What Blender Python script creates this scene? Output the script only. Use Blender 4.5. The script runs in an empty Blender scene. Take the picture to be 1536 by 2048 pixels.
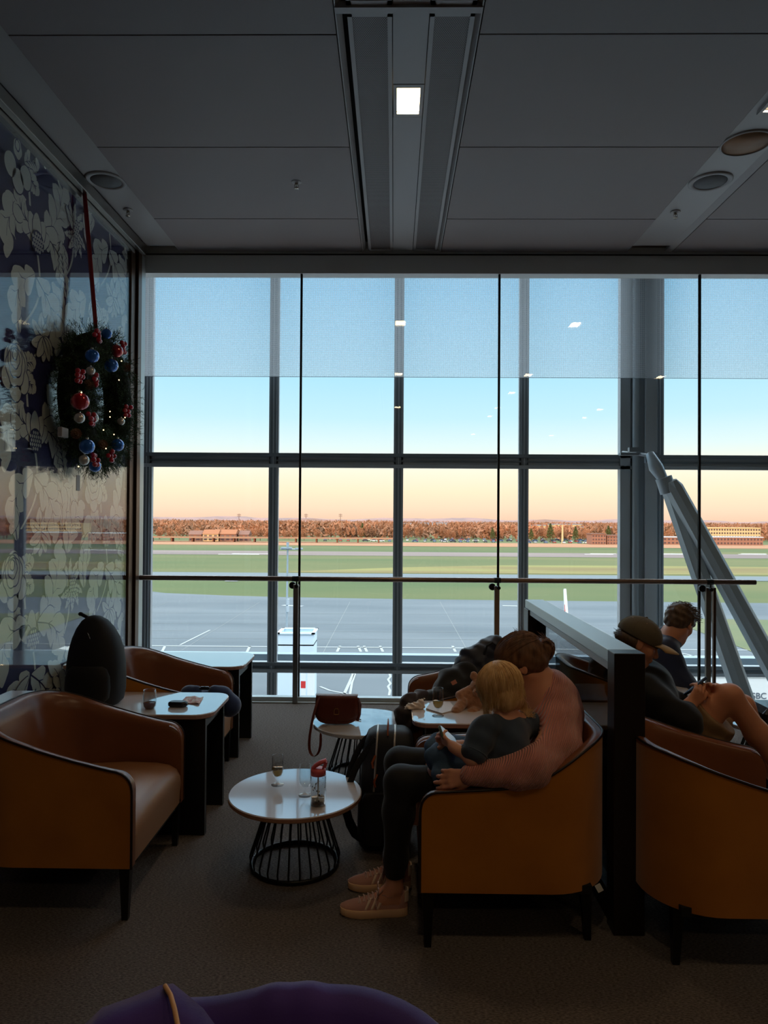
import bpy, bmesh, math, random
import numpy as np
from mathutils import Vector, Matrix
C = bpy.context.scene.collection
PI = math.pi
V = Vector
# ------------------------------------------------------------------ camera
F_PX = 1430.0
CAM = V((0, 0, 1.6))
cy = V((19, -16, -F_PX)).normalized()
r_ = math.radians(0.37)
cz = V((math.sin(r_), math.cos(r_), 0)); cz = (cz - cy*cz.dot(cy)).normalized()
cx = cy.cross(cz)
M_wc = Matrix((cx, cy, cz)).transposed()      # world -> camera
M_cw = M_wc.transposed()
cam_d = bpy.data.cameras.new('camera'); cam = bpy.data.objects.new('camera', cam_d); C.objects.link(cam)
cam.matrix_world = Matrix.Translation(CAM) @ M_cw.to_4x4()
cam_d.sensor_fit = 'HORIZONTAL'; cam_d.sensor_width = 36; cam_d.lens = 36*F_PX/1536
cam_d.clip_start = 0.05; cam_d.clip_end = 9000
bpy.context.scene.camera = cam
def ray(px, py): return M_cw @ V(((px-768)/F_PX, -(py-1024)/F_PX, -1))
def P(px, py, D): w = ray(px, py); return CAM + w*(D/w.y)          # point at depth Y = D
def FL(px, py, z=0.0): w = ray(px, py); return CAM + w*((z-CAM.z)/w.z)
def XP(px, py, x): w = ray(px, py); return CAM + w*(x/w.x)
# ------------------------------------------------------------------ materials
def lin(r, g, b):
    return tuple(((c/255)/12.92 if c/255 <= .04045 else ((c/255+.055)/1.055)**2.4) for c in (r, g, b)) + (1,)
def mat(name, rgb, rough=.5, metal=0, spec=.5, coat=0, sheen=0, bump=None, var=None, trans=0, ior=1.45, emit=None, sub=0, stretch=None, coatr=.05):
    """bump=(scale,strength,dist) noise bump; var=(rgb2, scale, contrast) noise colour mix"""
    m = bpy.data.materials.new(name); m.use_nodes = True
    n = m.node_tree.nodes; l = m.node_tree.links; b = n['Principled BSDF']
    b.inputs['Base Color'].default_value = lin(*rgb); b.inputs['Roughness'].default_value = rough
    b.inputs['Metallic'].default_value = metal; b.inputs['Specular IOR Level'].default_value = spec
    b.inputs['Coat Weight'].default_value = coat; b.inputs['Coat Roughness'].default_value = coatr
    b.inputs['Sheen Weight'].default_value = sheen; b.inputs['Transmission Weight'].default_value = trans
    b.inputs['IOR'].default_value = ior
    if sub: b.inputs['Subsurface Weight'].default_value = sub; b.inputs['Subsurface Radius'].default_value = (.01, .004, .002)
    if emit: b.inputs['Emission Color'].default_value = lin(*emit[0]); b.inputs['Emission Strength'].default_value = emit[1]
    src = None
    if bump or var:
        tc = n.new('ShaderNodeTexCoord'); src = tc.outputs['Object']
        if stretch:
            mp = n.new('ShaderNodeMapping'); mp.inputs['Scale'].default_value = stretch; l.new(src, mp.inputs[0]); src = mp.outputs[0]
    if bump:
        t = n.new('ShaderNodeTexNoise'); t.inputs['Scale'].default_value = bump[0]; t.inputs['Detail'].default_value = 4
        l.new(src, t.inputs['Vector']); bp = n.new('ShaderNodeBump'); bp.inputs['Strength'].default_value = bump[1]
        bp.inputs['Distance'].default_value = bump[2] if len(bump) > 2 else .002
        l.new(t.outputs['Fac'], bp.inputs['Height']); l.new(bp.outputs[0], b.inputs['Normal'])
    if var:
        t = n.new('ShaderNodeTexNoise'); t.inputs['Scale'].default_value = var[1]; t.inputs['Detail'].default_value = 5
        l.new(src, t.inputs['Vector']); rp = n.new('ShaderNodeValToRGB'); c = var[2] if len(var) > 2 else .2
        rp.color_ramp.elements[0].position = .5-c; rp.color_ramp.elements[1].position = .5+c
        rp.color_ramp.elements[0].color = lin(*rgb); rp.color_ramp.elements[1].color = lin(*var[0])
        l.new(t.outputs['Fac'], rp.inputs[0]); l.new(rp.outputs[0], b.inputs['Base Color'])
    return m
def wave_bump(m, scale, strength, dist=.002, direction='X', coord='Object', dtype='SINE', rot=None):
    n = m.node_tree.nodes; l = m.node_tree.links; b = n['Principled BSDF']
    tc = n.new('ShaderNodeTexCoord'); w = n.new('ShaderNodeTexWave'); w.inputs['Scale'].default_value = scale
    w.bands_direction = direction; w.inputs['Distortion'].default_value = .6; w.inputs['Detail'].default_value = 1
    mp = n.new('ShaderNodeMapping'); l.new(tc.outputs[coord], mp.inputs[0])
    if rot: mp.inputs['Rotation'].default_value = rot
    l.new(mp.outputs[0], w.inputs['Vector']); bp = n.new('ShaderNodeBump'); bp.inputs['Strength'].default_value = strength
    bp.inputs['Distance'].default_value = dist; l.new(w.outputs['Fac'], bp.inputs['Height']); l.new(bp.outputs[0], b.inputs['Normal'])
    return m
def glass_mat(name, tint=(245, 250, 250), rough=0.0, ior=1.5, boost=1.0, power=None):
    m = bpy.data.materials.new(name); m.use_nodes = True
    n = m.node_tree.nodes; l = m.node_tree.links; n.clear()
    o = n.new('ShaderNodeOutputMaterial'); mx = n.new('ShaderNodeMixShader'); tr = n.new('ShaderNodeBsdfTransparent'); gl = n.new('ShaderNodeBsdfGlossy')
    tr.inputs[0].default_value = lin(*tint); gl.inputs['Roughness'].default_value = rough
    fr = n.new('ShaderNodeFresnel'); ge = n.new('ShaderNodeNewGeometry'); mi = n.new('ShaderNodeMapRange'); mi.inputs[3].default_value = ior; mi.inputs[4].default_value = 1/ior
    l.new(ge.outputs['Backfacing'], mi.inputs[0]); l.new(mi.outputs[0], fr.inputs[0])
    mu = n.new('ShaderNodeMath'); mu.operation = 'MULTIPLY'; mu.inputs[1].default_value = boost; mu.use_clamp = True
    l.new(fr.outputs[0], mu.inputs[0]); l.new(mu.outputs[0], mx.inputs[0]); l.new(tr.outputs[0], mx.inputs[1]); l.new(gl.outputs[0], mx.inputs[2]); l.new(mx.outputs[0], o.inputs[0])
    return m
def emis(name, rgb, s):
    m = bpy.data.materials.new(name); m.use_nodes = True; n = m.node_tree.nodes; l = m.node_tree.links; n.clear()
    o = n.new('ShaderNodeOutputMaterial'); e = n.new('ShaderNodeEmission'); e.inputs[0].default_value = lin(*rgb); e.inputs[1].default_value = s; l.new(e.outputs[0], o.inputs[0]); return m
# ------------------------------------------------------------------ mesh building
class MB:
    def __init__(s): s.v = []; s.f = []; s.m = []; s.sm = []
    def add(s, vs, fs, m=0, smooth=False):
        o = len(s.v); s.v += [tuple(p) for p in vs]; s.f += [tuple(i+o for i in f) for f in fs]; s.m += [m]*len(fs); s.sm += [smooth]*len(fs)
        return s
    def bx(s, x0, x1, y0, y1, z0, z1, m=0):
        return s.add([(x0,y0,z0),(x1,y0,z0),(x1,y1,z0),(x0,y1,z0),(x0,y0,z1),(x1,y0,z1),(x1,y1,z1),(x0,y1,z1)],
                     [(0,3,2,1),(4,5,6,7),(0,1,5,4),(1,2,6,5),(2,3,7,6),(3,0,4,7)], m)
    def box(s, c, sz, m=0, R=None):
        h = V(sz)/2; pts = []
        for z in (-1,1):
            for x, y in ((-1,-1),(1,-1),(1,1),(-1,1)):
                p = V((x*h.x, y*h.y, z*h.z)); p = R @ p if R is not None else p; pts.append(V(c)+p)
        return s.add(pts, [(0,3,2,1),(4,5,6,7),(0,1,5,4),(1,2,6,5),(2,3,7,6),(3,0,4,7)], m)
    def loft(s, rings, m=0, cap=True, closed=False, smooth=True):
        n = len(rings[0]); vs = [p for r in rings for p in r]; fs = []
        k = len(rings); rr = range(k if closed else k-1)
        for i in rr:
            j = (i+1) % k
            for a in range(n):
                b = (a+1) % n; fs.append((i*n+a, i*n+b, j*n+b, j*n+a))
        s.add(vs, fs, m, smooth)
        if cap and not closed:
            s.add(rings[0], [tuple(reversed(range(n)))], m); s.add(rings[-1], [tuple(range(n))], m)
        return s
    def grid(s, rows, m=0, smooth=True):
        n = len(rows[0]); fs = []
        for i in range(len(rows)-1):
            for a in range(n-1): fs.append((i*n+a, i*n+a+1, (i+1)*n+a+1, (i+1)*n+a))
        return s.add([p for r in rows for p in r], fs, m, smooth)
    def tube(s, pts, r, seg=8, m=0, cap=True, closed=False, flat=None):
        pts = [V(p) for p in pts]; k = len(pts); rings = []
        up = V((0,0,1)); prev = None
        for i, p in enumerate(pts):
            if closed: t = pts[(i+1) % k]-pts[i-1]
            else: t = pts[min(i+1, k-1)]-pts[max(i-1, 0)]
            t.normalize()
            if prev is None:
                a = up if abs(t.dot(up)) < .9 else V((1,0,0)); u = (a - t*a.dot(t)).normalized()
            else: u = (prev - t*prev.dot(t)); u = u.normalized() if u.length > 1e-6 else prev
            prev = u; w = t.cross(u); ri = r[i] if isinstance(r, (list, tuple)) else r
            fu = flat[0] if flat else 1; fw = flat[1] if flat else 1
            rings.append([p + u*(ri*fu*math.cos(2*PI*j/seg)) + w*(ri*fw*math.sin(2*PI*j/seg)) for j in range(seg)])
        return s.loft(rings, m, cap, closed)
    def lathe(s, prof, seg=32, m=0, c=(0,0,0), R=None):
        rings = []
        for r, z in prof:
            ring = []
            for j in range(seg):
                p = V((r*math.cos(2*PI*j/seg), r*math.sin(2*PI*j/seg), z)); p = R @ p if R is not None else p; ring.append(V(c)+p)
            rings.append(ring)
        return s.loft(rings, m, True)
    def ell(s, c, r, seg=16, rings=10, m=0, R=None):
        rs = []
        for i in range(rings+1):
            t = -PI/2 + PI*i/rings; cr = max(math.cos(t), 1e-4); ring = []
            for j in range(seg):
                p = V((r[0]*cr*math.cos(2*PI*j/seg), r[1]*cr*math.sin(2*PI*j/seg), r[2]*math.sin(t))); p = R @ p if R is not None else p; ring.append(V(c)+p)
            rs.append(ring)
        return s.loft(rs, m, False)
    def slab(s, ring, z0, z1, ch=.003, m=0, m2=None):
        """horizontal slab from plan ring with small edge chamfers; m2 = side material"""
        cxx = sum(p[0] for p in ring)/len(ring); cyy = sum(p[1] for p in ring)/len(ring)
        def off(d): 
            out = []
            n = len(ring)
            for i in range(n):
                a = V(ring[i-1][:2]); b = V(ring[(i+1) % n][:2]); t = (b-a).normalized(); nn = V((t.y, -t.x)); out.append((ring[i][0]-nn.x*d, ring[i][1]-nn.y*d))
            return out
        i_ = off(ch)
        R = [[(x,y,z0) for x,y in i_], [(p[0],p[1],z0+ch) for p in ring], [(p[0],p[1],z1-ch) for p in ring], [(x,y,z1) for x,y in i_]]
        n = len(ring)
        s.loft(R[:3], m if m2 is None else m2, False, smooth=False); s.loft(R[2:], m, False, smooth=False)
        s.add(R[0], [tuple(reversed(range(n)))], m if m2 is None else m2); s.add(R[3], [tuple(range(n))], m)
        return s
def rrect(x0, x1, y0, y1, r, n=6):
    rs = r if isinstance(r, (list, tuple)) else (r,)*4; out = []
    for (cx_, cy_, a0, q) in ((x1, y0, -PI/2, 0), (x1, y1, 0, 1), (x0, y1, PI/2, 2), (x0, y0, PI, 3)):
        rr = rs[q]; ox = cx_ - rr if cx_ == x1 else cx_ + rr; oy = cy_ - rr if cy_ == y1 else cy_ + rr
        for k in range(n+1):
            a = a0 + (PI/2)*k/n; out.append((ox+rr*math.cos(a), oy+rr*math.sin(a)))
    return out
def circ(cx_, cy_, r, n=48): return [(cx_+r*math.cos(2*PI*i/n), cy_+r*math.sin(2*PI*i/n)) for i in range(n)]
def obj(name, mb, mats, parent=None, recalc=True, bev=0, auto=None, sub=0, solid=0):
    me = bpy.data.meshes.new(name)
    if isinstance(mb, MB):
        me.from_pydata(mb.v, [], mb.f)
        me.polygons.foreach_set('material_index', mb.m); me.polygons.foreach_set('use_smooth', mb.sm)
        if recalc:
            b = bmesh.new(); b.from_mesh(me); bmesh.ops.recalc_face_normals(b, faces=b.faces); b.to_mesh(me); b.free()
    else:
        vs, fs = mb
        me.vertices.add(len(vs)); me.vertices.foreach_set('co', np.asarray(vs, dtype=np.float32).ravel())
        me.loops.add(fs.size); me.loops.foreach_set('vertex_index', fs.astype(np.int32).ravel())
        me.polygons.add(len(fs)); me.polygons.foreach_set('loop_start', np.arange(0, fs.size, fs.shape[1], dtype=np.int32))
        me.update(calc_edges=True); me.validate(); me.polygons.foreach_set('use_smooth', [True]*len(me.polygons))
    for m in (mats if isinstance(mats, (list, tuple)) else [mats]): me.materials.append(m)
    me.update()
    o = bpy.data.objects.new(name, me); C.objects.link(o)
    if parent is not None:
        o.parent = parent
    if solid:
        md = o.modifiers.new('s', 'SOLIDIFY'); md.thickness = solid; md.offset = 0
    if bev:
        md = o.modifiers.new('b', 'BEVEL'); md.width = bev; md.segments = 2; md.limit_method = 'ANGLE'
    if sub:
        md = o.modifiers.new('u', 'SUBSURF'); md.levels = sub; md.render_levels = sub
    return o
def tag(o, label, cat, group=None, kind=None):
    o['label'] = label; o['category'] = cat
    if group: o['group'] = group
    if kind: o['kind'] = kind
    return o
def thing(name, label, cat, loc=(0,0,0), rotz=0, group=None):
    o = bpy.data.objects.new(name, None); C.objects.link(o); o.empty_display_size = .05
    o.location = loc; o.rotation_euler = (0, 0, rotz)
    return tag(o, label, cat, group)
def struct(name, mb, mats, **k):
    o = obj(name, mb, mats, **k); o['kind'] = 'structure'; return o
def dup(root, loc, rotz=None, label=None, group=None, scale=None):
    r = root.copy(); C.objects.link(r); r.location = loc
    if rotz is not None: r.rotation_euler = (0, 0, rotz)
    if scale is not None: r.scale = scale
    if label: r['label'] = label
    if group: r['group'] = group
    for ch in list(root.children):
        c = ch.copy(); C.objects.link(c); c.parent = r
        for g in ch.children:
            d = g.copy(); C.objects.link(d); d.parent = c
    return r
def local(parent_loc, rot=0):
    """inverse transform: returns f(world point) -> local coords of a thing at loc/rot"""
    M = (Matrix.Translation(parent_loc) @ Matrix.Rotation(rot, 4, 'Z')).inverted()
    return lambda p: M @ V(p)
# ------------------------------------------------------------------ signed-distance bodies
def frame(d, up=(0,0,1)):
    z = V(d).normalized(); x = V(up).cross(z)
    if x.length < 1e-4: x = V((1,0,0)).cross(z)
    x.normalize(); y = z.cross(x); return Matrix((x, y, z)).transposed()
def cap_(a, b, r0, r1=None, k=.02): return ('c', V(a), V(b), r0, r0 if r1 is None else r1, k)
def ell_(c, r, R=None, k=.02, sub=False): return ('e', V(c), r, R if R is not None else Matrix.Identity(3), k, sub)
def chain(pts, rs, k=.02): return [cap_(pts[i], pts[i+1], rs[i], rs[i+1], k) for i in range(len(pts)-1)]
def sdf(prims, vox=.006, infl=0, noise=None, clips=(), soft=0):
    lo = np.array([1e9]*3); hi = -lo
    for p in prims:
        if p[0] == 'c':
            m = max(p[3], p[4])+infl
            for q in (p[1], p[2]): lo = np.minimum(lo, np.array(q)-m); hi = np.maximum(hi, np.array(q)+m)
        elif not p[5]:
            m = max(p[2])+infl; lo = np.minimum(lo, np.array(p[1])-m); hi = np.maximum(hi, np.array(p[1])+m)
    lo -= vox*4; hi += vox*4
    n = np.ceil((hi-lo)/vox).astype(int)+1
    D = np.full(n, .5, dtype=np.float32)
    ax = [lo[i]+vox*np.arange(n[i]) for i in range(3)]
    for p in prims:
        k = p[5] if p[0] == 'c' else p[4]
        if p[0] == 'c':
            m = max(p[3], p[4])+infl; a = np.minimum(np.array(p[1]), np.array(p[2]))-m; b = np.maximum(np.array(p[1]), np.array(p[2]))+m
        else:
            m = max(p[2])+infl; a = np.array(p[1])-m; b = np.array(p[1])+m
        mg = k+vox*3
        i0 = np.clip(np.floor((a-mg-lo)/vox).astype(int), 0, n); i1 = np.clip(np.ceil((b+mg-lo)/vox).astype(int)+1, 0, n)
        if (i1 <= i0).any(): continue
        X, Y, Z = np.meshgrid(ax[0][i0[0]:i1[0]], ax[1][i0[1]:i1[1]], ax[2][i0[2]:i1[2]], indexing='ij', sparse=True)
        if p[0] == 'c':
            A = p[1]; B = p[2]; d = B-A; L = max(d.length_squared, 1e-9)
            t = np.clip(((X-A.x)*d.x+(Y-A.y)*d.y+(Z-A.z)*d.z)/L, 0, 1)
            dist = np.sqrt((X-A.x-t*d.x)**2+(Y-A.y-t*d.y)**2+(Z-A.z-t*d.z)**2) - (p[3]+(p[4]-p[3])*t) - infl
        else:
            R = p[3]; c = p[1]; x = X-c.x; y = Y-c.y; z = Z-c.z
            r = [q+infl for q in p[2]]; qs = [R[0][i]*x+R[1][i]*y+R[2][i]*z for i in range(3)]
            k0 = np.sqrt(sum((qs[i]/r[i])**2 for i in range(3))); k1 = np.sqrt(sum((qs[i]/r[i]**2)**2 for i in range(3)))+1e-9
            dist = k0*(k0-1)/k1
        S = D[i0[0]:i1[0], i0[1]:i1[1], i0[2]:i1[2]]
        k = max(k, 1e-4)
        if p[0] == 'e' and p[5]:
            h = np.clip(.5-.5*(S+dist)/k, 0, 1); S[...] = S*(1-h)+(-dist)*h + k*h*(1-h)
        else:
            h = np.clip(.5+.5*(dist-S)/k, 0, 1); S[...] = dist*(1-h)+S*h-k*h*(1-h)
    X, Y, Z = np.meshgrid(*ax, indexing='ij', sparse=True)
    if noise:
        a, f = noise; ph = noise[2] if False else 0
        D += a*(np.sin(X*f+1.7*np.sin(Z*f*.6))*np.sin(Y*f*1.1+Z*f*.5)+.6*np.sin(Z*f*1.7+X*f*.8+1.5*np.sin(Y*f)))
    for pt, nn in clips:
        nn = V(nn).normalized(); pl = (X-pt[0])*nn.x+(Y-pt[1])*nn.y+(Z-pt[2])*nn.z
        D = np.maximum(D, pl)
    for i in range(3):                     # keep the border outside
        sl = [slice(None)]*3; sl[i] = 0; D[tuple(sl)] = .5; sl[i] = -1; D[tuple(sl)] = .5
    return nets(D.astype(np.float32), lo, vox)
def nets(D, lo, vox):
    s = D < 0; nx, ny, nz = D.shape
    cnt = np.zeros((nx-1, ny-1, nz-1), np.int32); acc = np.zeros((nx-1, ny-1, nz-1, 3), np.float32)
    cor = [(i,j,k) for i in (0,1) for j in (0,1) for k in (0,1)]
    def cut(c): return (slice(c[0], nx-1+c[0]), slice(c[1], ny-1+c[1]), slice(c[2], nz-1+c[2]))
    for a in cor:
        for q in range(3):
            if a[q]: continue
            b = list(a); b[q] = 1; b = tuple(b); da = D[cut(a)]; db = D[cut(b)]; cr = s[cut(a)] != s[cut(b)]
            t = np.where(cr, da/np.where(cr, da-db, 1), 0)
            cnt += cr
            for w in range(3):
                if w == q: acc[..., w] += np.where(cr, t, 0)
                elif a[w]: acc[..., w] += cr
    act = cnt > 0; idx = np.full(cnt.shape, -1, np.int64); ii = np.argwhere(act); idx[act] = np.arange(len(ii))
    vs = (acc[act]/cnt[act][:, None] + ii)*vox + lo
    fs = []
    for q in range(3):
        u, w = [x for x in range(3) if x != q]
        A = [slice(0, None)]*3; B = [slice(0, None)]*3; A[q] = slice(0, -1); B[q] = slice(1, None)
        e = np.argwhere(s[tuple(A)] != s[tuple(B)])
        ok = (e[:, u] > 0) & (e[:, w] > 0) & (e[:, u] < D.shape[u]-1) & (e[:, w] < D.shape[w]-1); e = e[ok]
        def g(du, dw):
            c = e.copy(); c[:, u] -= du; c[:, w] -= dw; return idx[c[:, 0], c[:, 1], c[:, 2]]
        f = np.stack([g(0,0), g(1,0), g(1,1), g(0,1)], 1)
        ins = s[e[:, 0], e[:, 1], e[:, 2]]
        if q == 1: ins = ~ins
        f[~ins] = f[~ins][:, ::-1]
        fs.append(f[:, ::-1])
    fs = np.concatenate(fs)
    return vs, fs[(fs >= 0).all(1)][:, ::-1]
random.seed(5)
# ------------------------------------------------------------------ world, sun, view
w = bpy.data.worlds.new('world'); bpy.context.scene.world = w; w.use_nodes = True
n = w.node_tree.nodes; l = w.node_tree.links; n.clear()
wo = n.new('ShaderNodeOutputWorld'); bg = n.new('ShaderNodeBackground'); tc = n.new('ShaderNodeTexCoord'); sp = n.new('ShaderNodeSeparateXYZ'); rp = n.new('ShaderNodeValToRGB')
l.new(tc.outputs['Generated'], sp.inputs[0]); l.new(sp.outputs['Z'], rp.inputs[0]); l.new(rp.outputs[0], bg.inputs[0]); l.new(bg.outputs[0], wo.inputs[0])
SKY = [(0.0, (226,186,160)), (.015, (236,200,172)), (.04, (240,214,182)), (.07, (234,222,200)), (.10, (210,222,220)), (.14, (182,213,224)), (.21, (156,202,226)), (.31, (126,186,222)), (.40, (150,185,212)), (.55, (196,202,208)), (1.0, (196,202,208))]
cr = rp.color_ramp
while len(cr.elements) < len(SKY): cr.elements.new(.5)
for e, (p, c) in zip(cr.elements, SKY): e.position = p; e.color = lin(*c)
mr = n.new('ShaderNodeMapRange'); mr.inputs[1].default_value = .36; mr.inputs[2].default_value = .62; mr.inputs[3].default_value = 1.33; mr.inputs[4].default_value = 6.4  # sky above the view brightened beyond its own gradient to light the room
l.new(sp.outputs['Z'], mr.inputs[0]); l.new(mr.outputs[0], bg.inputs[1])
sd = bpy.data.lights.new('sun', 'SUN'); sd.energy = 2.6; sd.color = (1, .60, .34); sd.angle = math.radians(.6)
sun = bpy.data.objects.new('sun', sd); C.objects.link(sun)
sun.rotation_euler = V((math.sin(math.radians(22)), math.cos(math.radians(22)), -math.tan(math.radians(6.5)))).to_track_quat('-Z', 'Y').to_euler()
sc = bpy.context.scene
sc.view_settings.view_transform = 'Standard'; sc.view_settings.look = 'None'; sc.view_settings.gamma = 1; sc.view_settings.exposure = .2; sc.view_settings.use_curve_mapping = False
# ------------------------------------------------------------------ room shell
YG = 6.27      # inner glass line
ZC = 3.96
XL = -2.25
M = {}
M['carpet'] = mat('carpet', (84,78,74), .95, spec=.1, bump=(260, .9, .006), var=((138,128,122), 170, .16), stretch=(.5, 1.4, 1))
M['ceil'] = mat('ceiling_paint', (138,134,136), .6, bump=(30, .03))
M['ceil2'] = mat('lit_strip_trim_paint', (160,162,164), .4)  # side strips' caught light put into a lighter tone; shared by channel trim
M['dark'] = mat('dark_gap', (14,14,15), .8)
M['black'] = mat('black_metal', (16,17,19), .38)
M['steel'] = mat('brushed_steel', (150,146,140), .33, 1, bump=(90, .06), stretch=(1, .04, 1))
M['bronze'] = mat('bronze_anodised', (92,70,56), .35, .8)
M['alu'] = mat('pale_aluminium', (190,198,200), .4, .6)
M['facade'] = mat('grey_facade_metal', (186,194,200), .5, .1)
M['facade_l'] = mat('light_grey_facade_metal', (170,182,190), .4, .3)
M['wall'] = mat('wall_paint', (120,112,104), .8, bump=(40, .05))
M['glass'] = glass_mat('clear_glass', (252,254,254), 0, 1.45, .5)
M['glass_cover'] = glass_mat('cover_glass', (250,252,252), 0, 1.5, 1.15)
o = struct('floor', MB().bx(XL-.1, 6, -5, YG, -.35, 0), M['carpet'])
struct('wall_back', MB().bx(XL-.3, 6.1, -5.2, -5, -.2, ZC+.1), M['wall'])
struct('wall_right', MB().bx(6, 6.2, -5.2, YG+.1, -.2, ZC+.1), M['wall'])
# ceiling: panels with shadow gaps, strips and the central services channel
cb = MB()
xs = [(-1.905, -.29), (.40, 2.035), (2.42, 6.0)]
ys = [-5, -2.97+1.075, -.83, .245, 1.32, 2.395, 3.45, 4.50, 5.58, YG]
for x0, x1 in xs:
    for i in range(len(ys)-1): cb.bx(x0+.004, x1-.004, ys[i]+.005, ys[i+1]-.005, ZC, ZC+.03)
cb.bx(XL-.3, 6, -5, YG, ZC+.09, ZC+.14, 1)
struct('ceiling', cb, [M['ceil'], M['dark']])
k = MB(); k.bx(-2.16, -1.912, -5, YG-.10, ZC+.012, ZC+.05); k.bx(-2.16, -1.912, YG-.10, YG-.02, ZC+.035, ZC+.08, 1)
k.bx(-1.912, -1.905, -5, YG, ZC+.005, ZC+.09)
struct('trim_1', k, [M['ceil2'], M['bronze']])
k = MB(); k.bx(2.042, 2.36, -5, YG-.12, ZC+.012, ZC+.05); k.bx(2.042, 2.36, YG-.12, YG-.02, ZC+.035, ZC+.08, 1)
k.add([(2.36,-5,ZC+.012),(2.413,-5,ZC-.004),(2.413,YG,ZC-.004),(2.36,YG,ZC+.012)], [(0,1,2,3)])
struct('trim_2', k, [M['ceil2'], M['bronze']])
# fascia above the glass
k = MB(); k.bx(XL-.3, 6, YG-.0, YG+.12, 3.77, ZC+.15); k.bx(XL-.3, 6, YG-.012, YG, ZC-.03, ZC-.022, 1)
struct('trim_3', k, [mat('fascia_paint', (206,216,218), .5), M['dark']])
# perforated metal material: round holes in a hexagonal grid
def perf_mat():
    m = mat('perforated_metal', (128,124,124), .5); n = m.node_tree.nodes; l = m.node_tree.links; b = n['Principled BSDF']
    tc = n.new('ShaderNodeTexCoord')
    outs = []
    s = .0105
    for off in ((0,0), (.5,.5)):
        mp = n.new('ShaderNodeMapping'); mp.inputs['Scale'].default_value = (1/s, 1/(s*1.732), 0); mp.inputs['Location'].default_value = (off[0], off[1], 0)
        fr = n.new('ShaderNodeVectorMath'); fr.operation = 'FRACTION'; sb = n.new('ShaderNodeVectorMath'); sb.operation = 'SUBTRACT'; sb.inputs[1].default_value = (.5,.5,0)
        ml = n.new('ShaderNodeVectorMath'); ml.operation = 'MULTIPLY'; ml.inputs[1].default_value = (1,1.732,0)
        ln = n.new('ShaderNodeVectorMath'); ln.operation = 'LENGTH'; lt = n.new('ShaderNodeMath'); lt.operation = 'LESS_THAN'; lt.inputs[1].default_value = .33
        l.new(tc.outputs['Object'], mp.inputs[0]); l.new(mp.outputs[0], fr.inputs[0]); l.new(fr.outputs[0], sb.inputs[0]); l.new(sb.outputs[0], ml.inputs[0]); l.new(ml.outputs[0], ln.inputs[0]); l.new(ln.outputs['Value'], lt.inputs[0]); outs.append(lt)
    mx = n.new('ShaderNodeMath'); mx.operation = 'MAXIMUM'; l.new(outs[0].outputs[0], mx.inputs[0]); l.new(outs[1].outputs[0], mx.inputs[1])
    mc = n.new('ShaderNodeMix'); mc.data_type = 'RGBA'; mc.inputs[6].default_value = lin(128,124,124); mc.inputs[7].default_value = lin(12,12,12)
    l.new(mx.outputs[0], mc.inputs[0]); l.new(mc.outputs[2], b.inputs['Base Color']); return m
M['perf'] = perf_mat()
# central channel: rails, black slots, framed perforated strips, plain centre tray
LITES = [(.068, 4.01), (.068, 1.0), (.068, -2.4), (2.17, 3.985), (2.17, 1.0), (2.17, -2.4), (4.3, -2.4), (4.3, 1.0)]
k = MB()
for sgn, xo in ((1, -.288), (-1, .397)):
    k.add([(xo,-5,ZC-.005),(xo,YG-.01,ZC-.005),(xo+sgn*.03,YG-.01,ZC+.03),(xo+sgn*.03,-5,ZC+.03)], [(0,1,2,3)])
    k.bx(min(xo, xo+sgn*.006), max(xo, xo+sgn*.006), -5, YG-.01, ZC-.006, ZC+.09)
for y in (3.27, .1, -3): k.bx(-.286, .395, y-.02, y+.02, ZC-.012, ZC+.02)
struct('trim_4', k, M['ceil2'])
for i, (x0, x1) in enumerate(((-.232, -.022), (.156, .366))):
    k = MB()
    for y0, y1 in ((-3, .07), (.12, 3.25), (3.295, YG-.03)):
        k.bx(x0, x1, y0, y0+.03, ZC-.002, ZC+.02); k.bx(x0, x1, y1-.03, y1, ZC-.002, ZC+.02)
        k.bx(x0, x0+.022, y0, y1, ZC-.002, ZC+.02); k.bx(x1-.022, x1, y0, y1, ZC-.002, ZC+.02)
        k.bx(x0+.022, x1-.022, y0+.03, y1-.03, ZC+.006, ZC+.012, 1)
    struct('trim_%d' % (5+i), k, [M['ceil2'], M['perf']])
k = MB(); px0, px1 = -.018, .152
edges = [-5]
for (lx, ly) in sorted([q for q in LITES if q[0] < 1], key=lambda q: q[1]):
    k.bx(px0, px1, edges[-1], ly-.16, ZC+.004, ZC+.02); edges.append(ly+.16)
k.bx(px0, px1, edges[-1], YG-.03, ZC+.004, ZC+.02)
struct('trim_7', k, M['ceil2'])
# lights
M['lamp'] = emis('warm_lamp', (255,226,170), 9)
def ceiling_light(x, y, label, w=.128, d=.25):
    t = thing('ceiling_light', label, 'light', (x, y, ZC), 0)
    k = MB()
    k.bx(-.084, -w/2, -.155, .155, .002, .06); k.bx(w/2, .084, -.155, .155, .002, .06); k.bx(-w/2, w/2, -.155, -d/2, .002, .06); k.bx(-w/2, w/2, d/2, .155, .002, .06)
    obj('trim_ring', k, M['ceil2'], t)
    obj('diffuser', MB().bx(-w/2, w/2, -d/2, d/2, .022, .03), M['lamp'], t)
    return t
names = {(.068, 4.01): 'lit square recessed light in the ceiling channel between perforated strips', (.068, 1.0): 'lit square recessed light overhead in the middle channel, out of frame', (.068, -2.4): 'lit square light in the middle channel at the back of the room',
 (2.17, 3.985): 'warm lit square light at the right edge in the ceiling strip', (2.17, 1.0): 'warm lit light in the right ceiling strip overhead', (2.17, -2.4): 'warm lit light in the right ceiling strip at the back', (4.3, -2.4): 'warm light far right at the back of the room', (4.3, 1.0): 'warm light far right overhead'}
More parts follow.
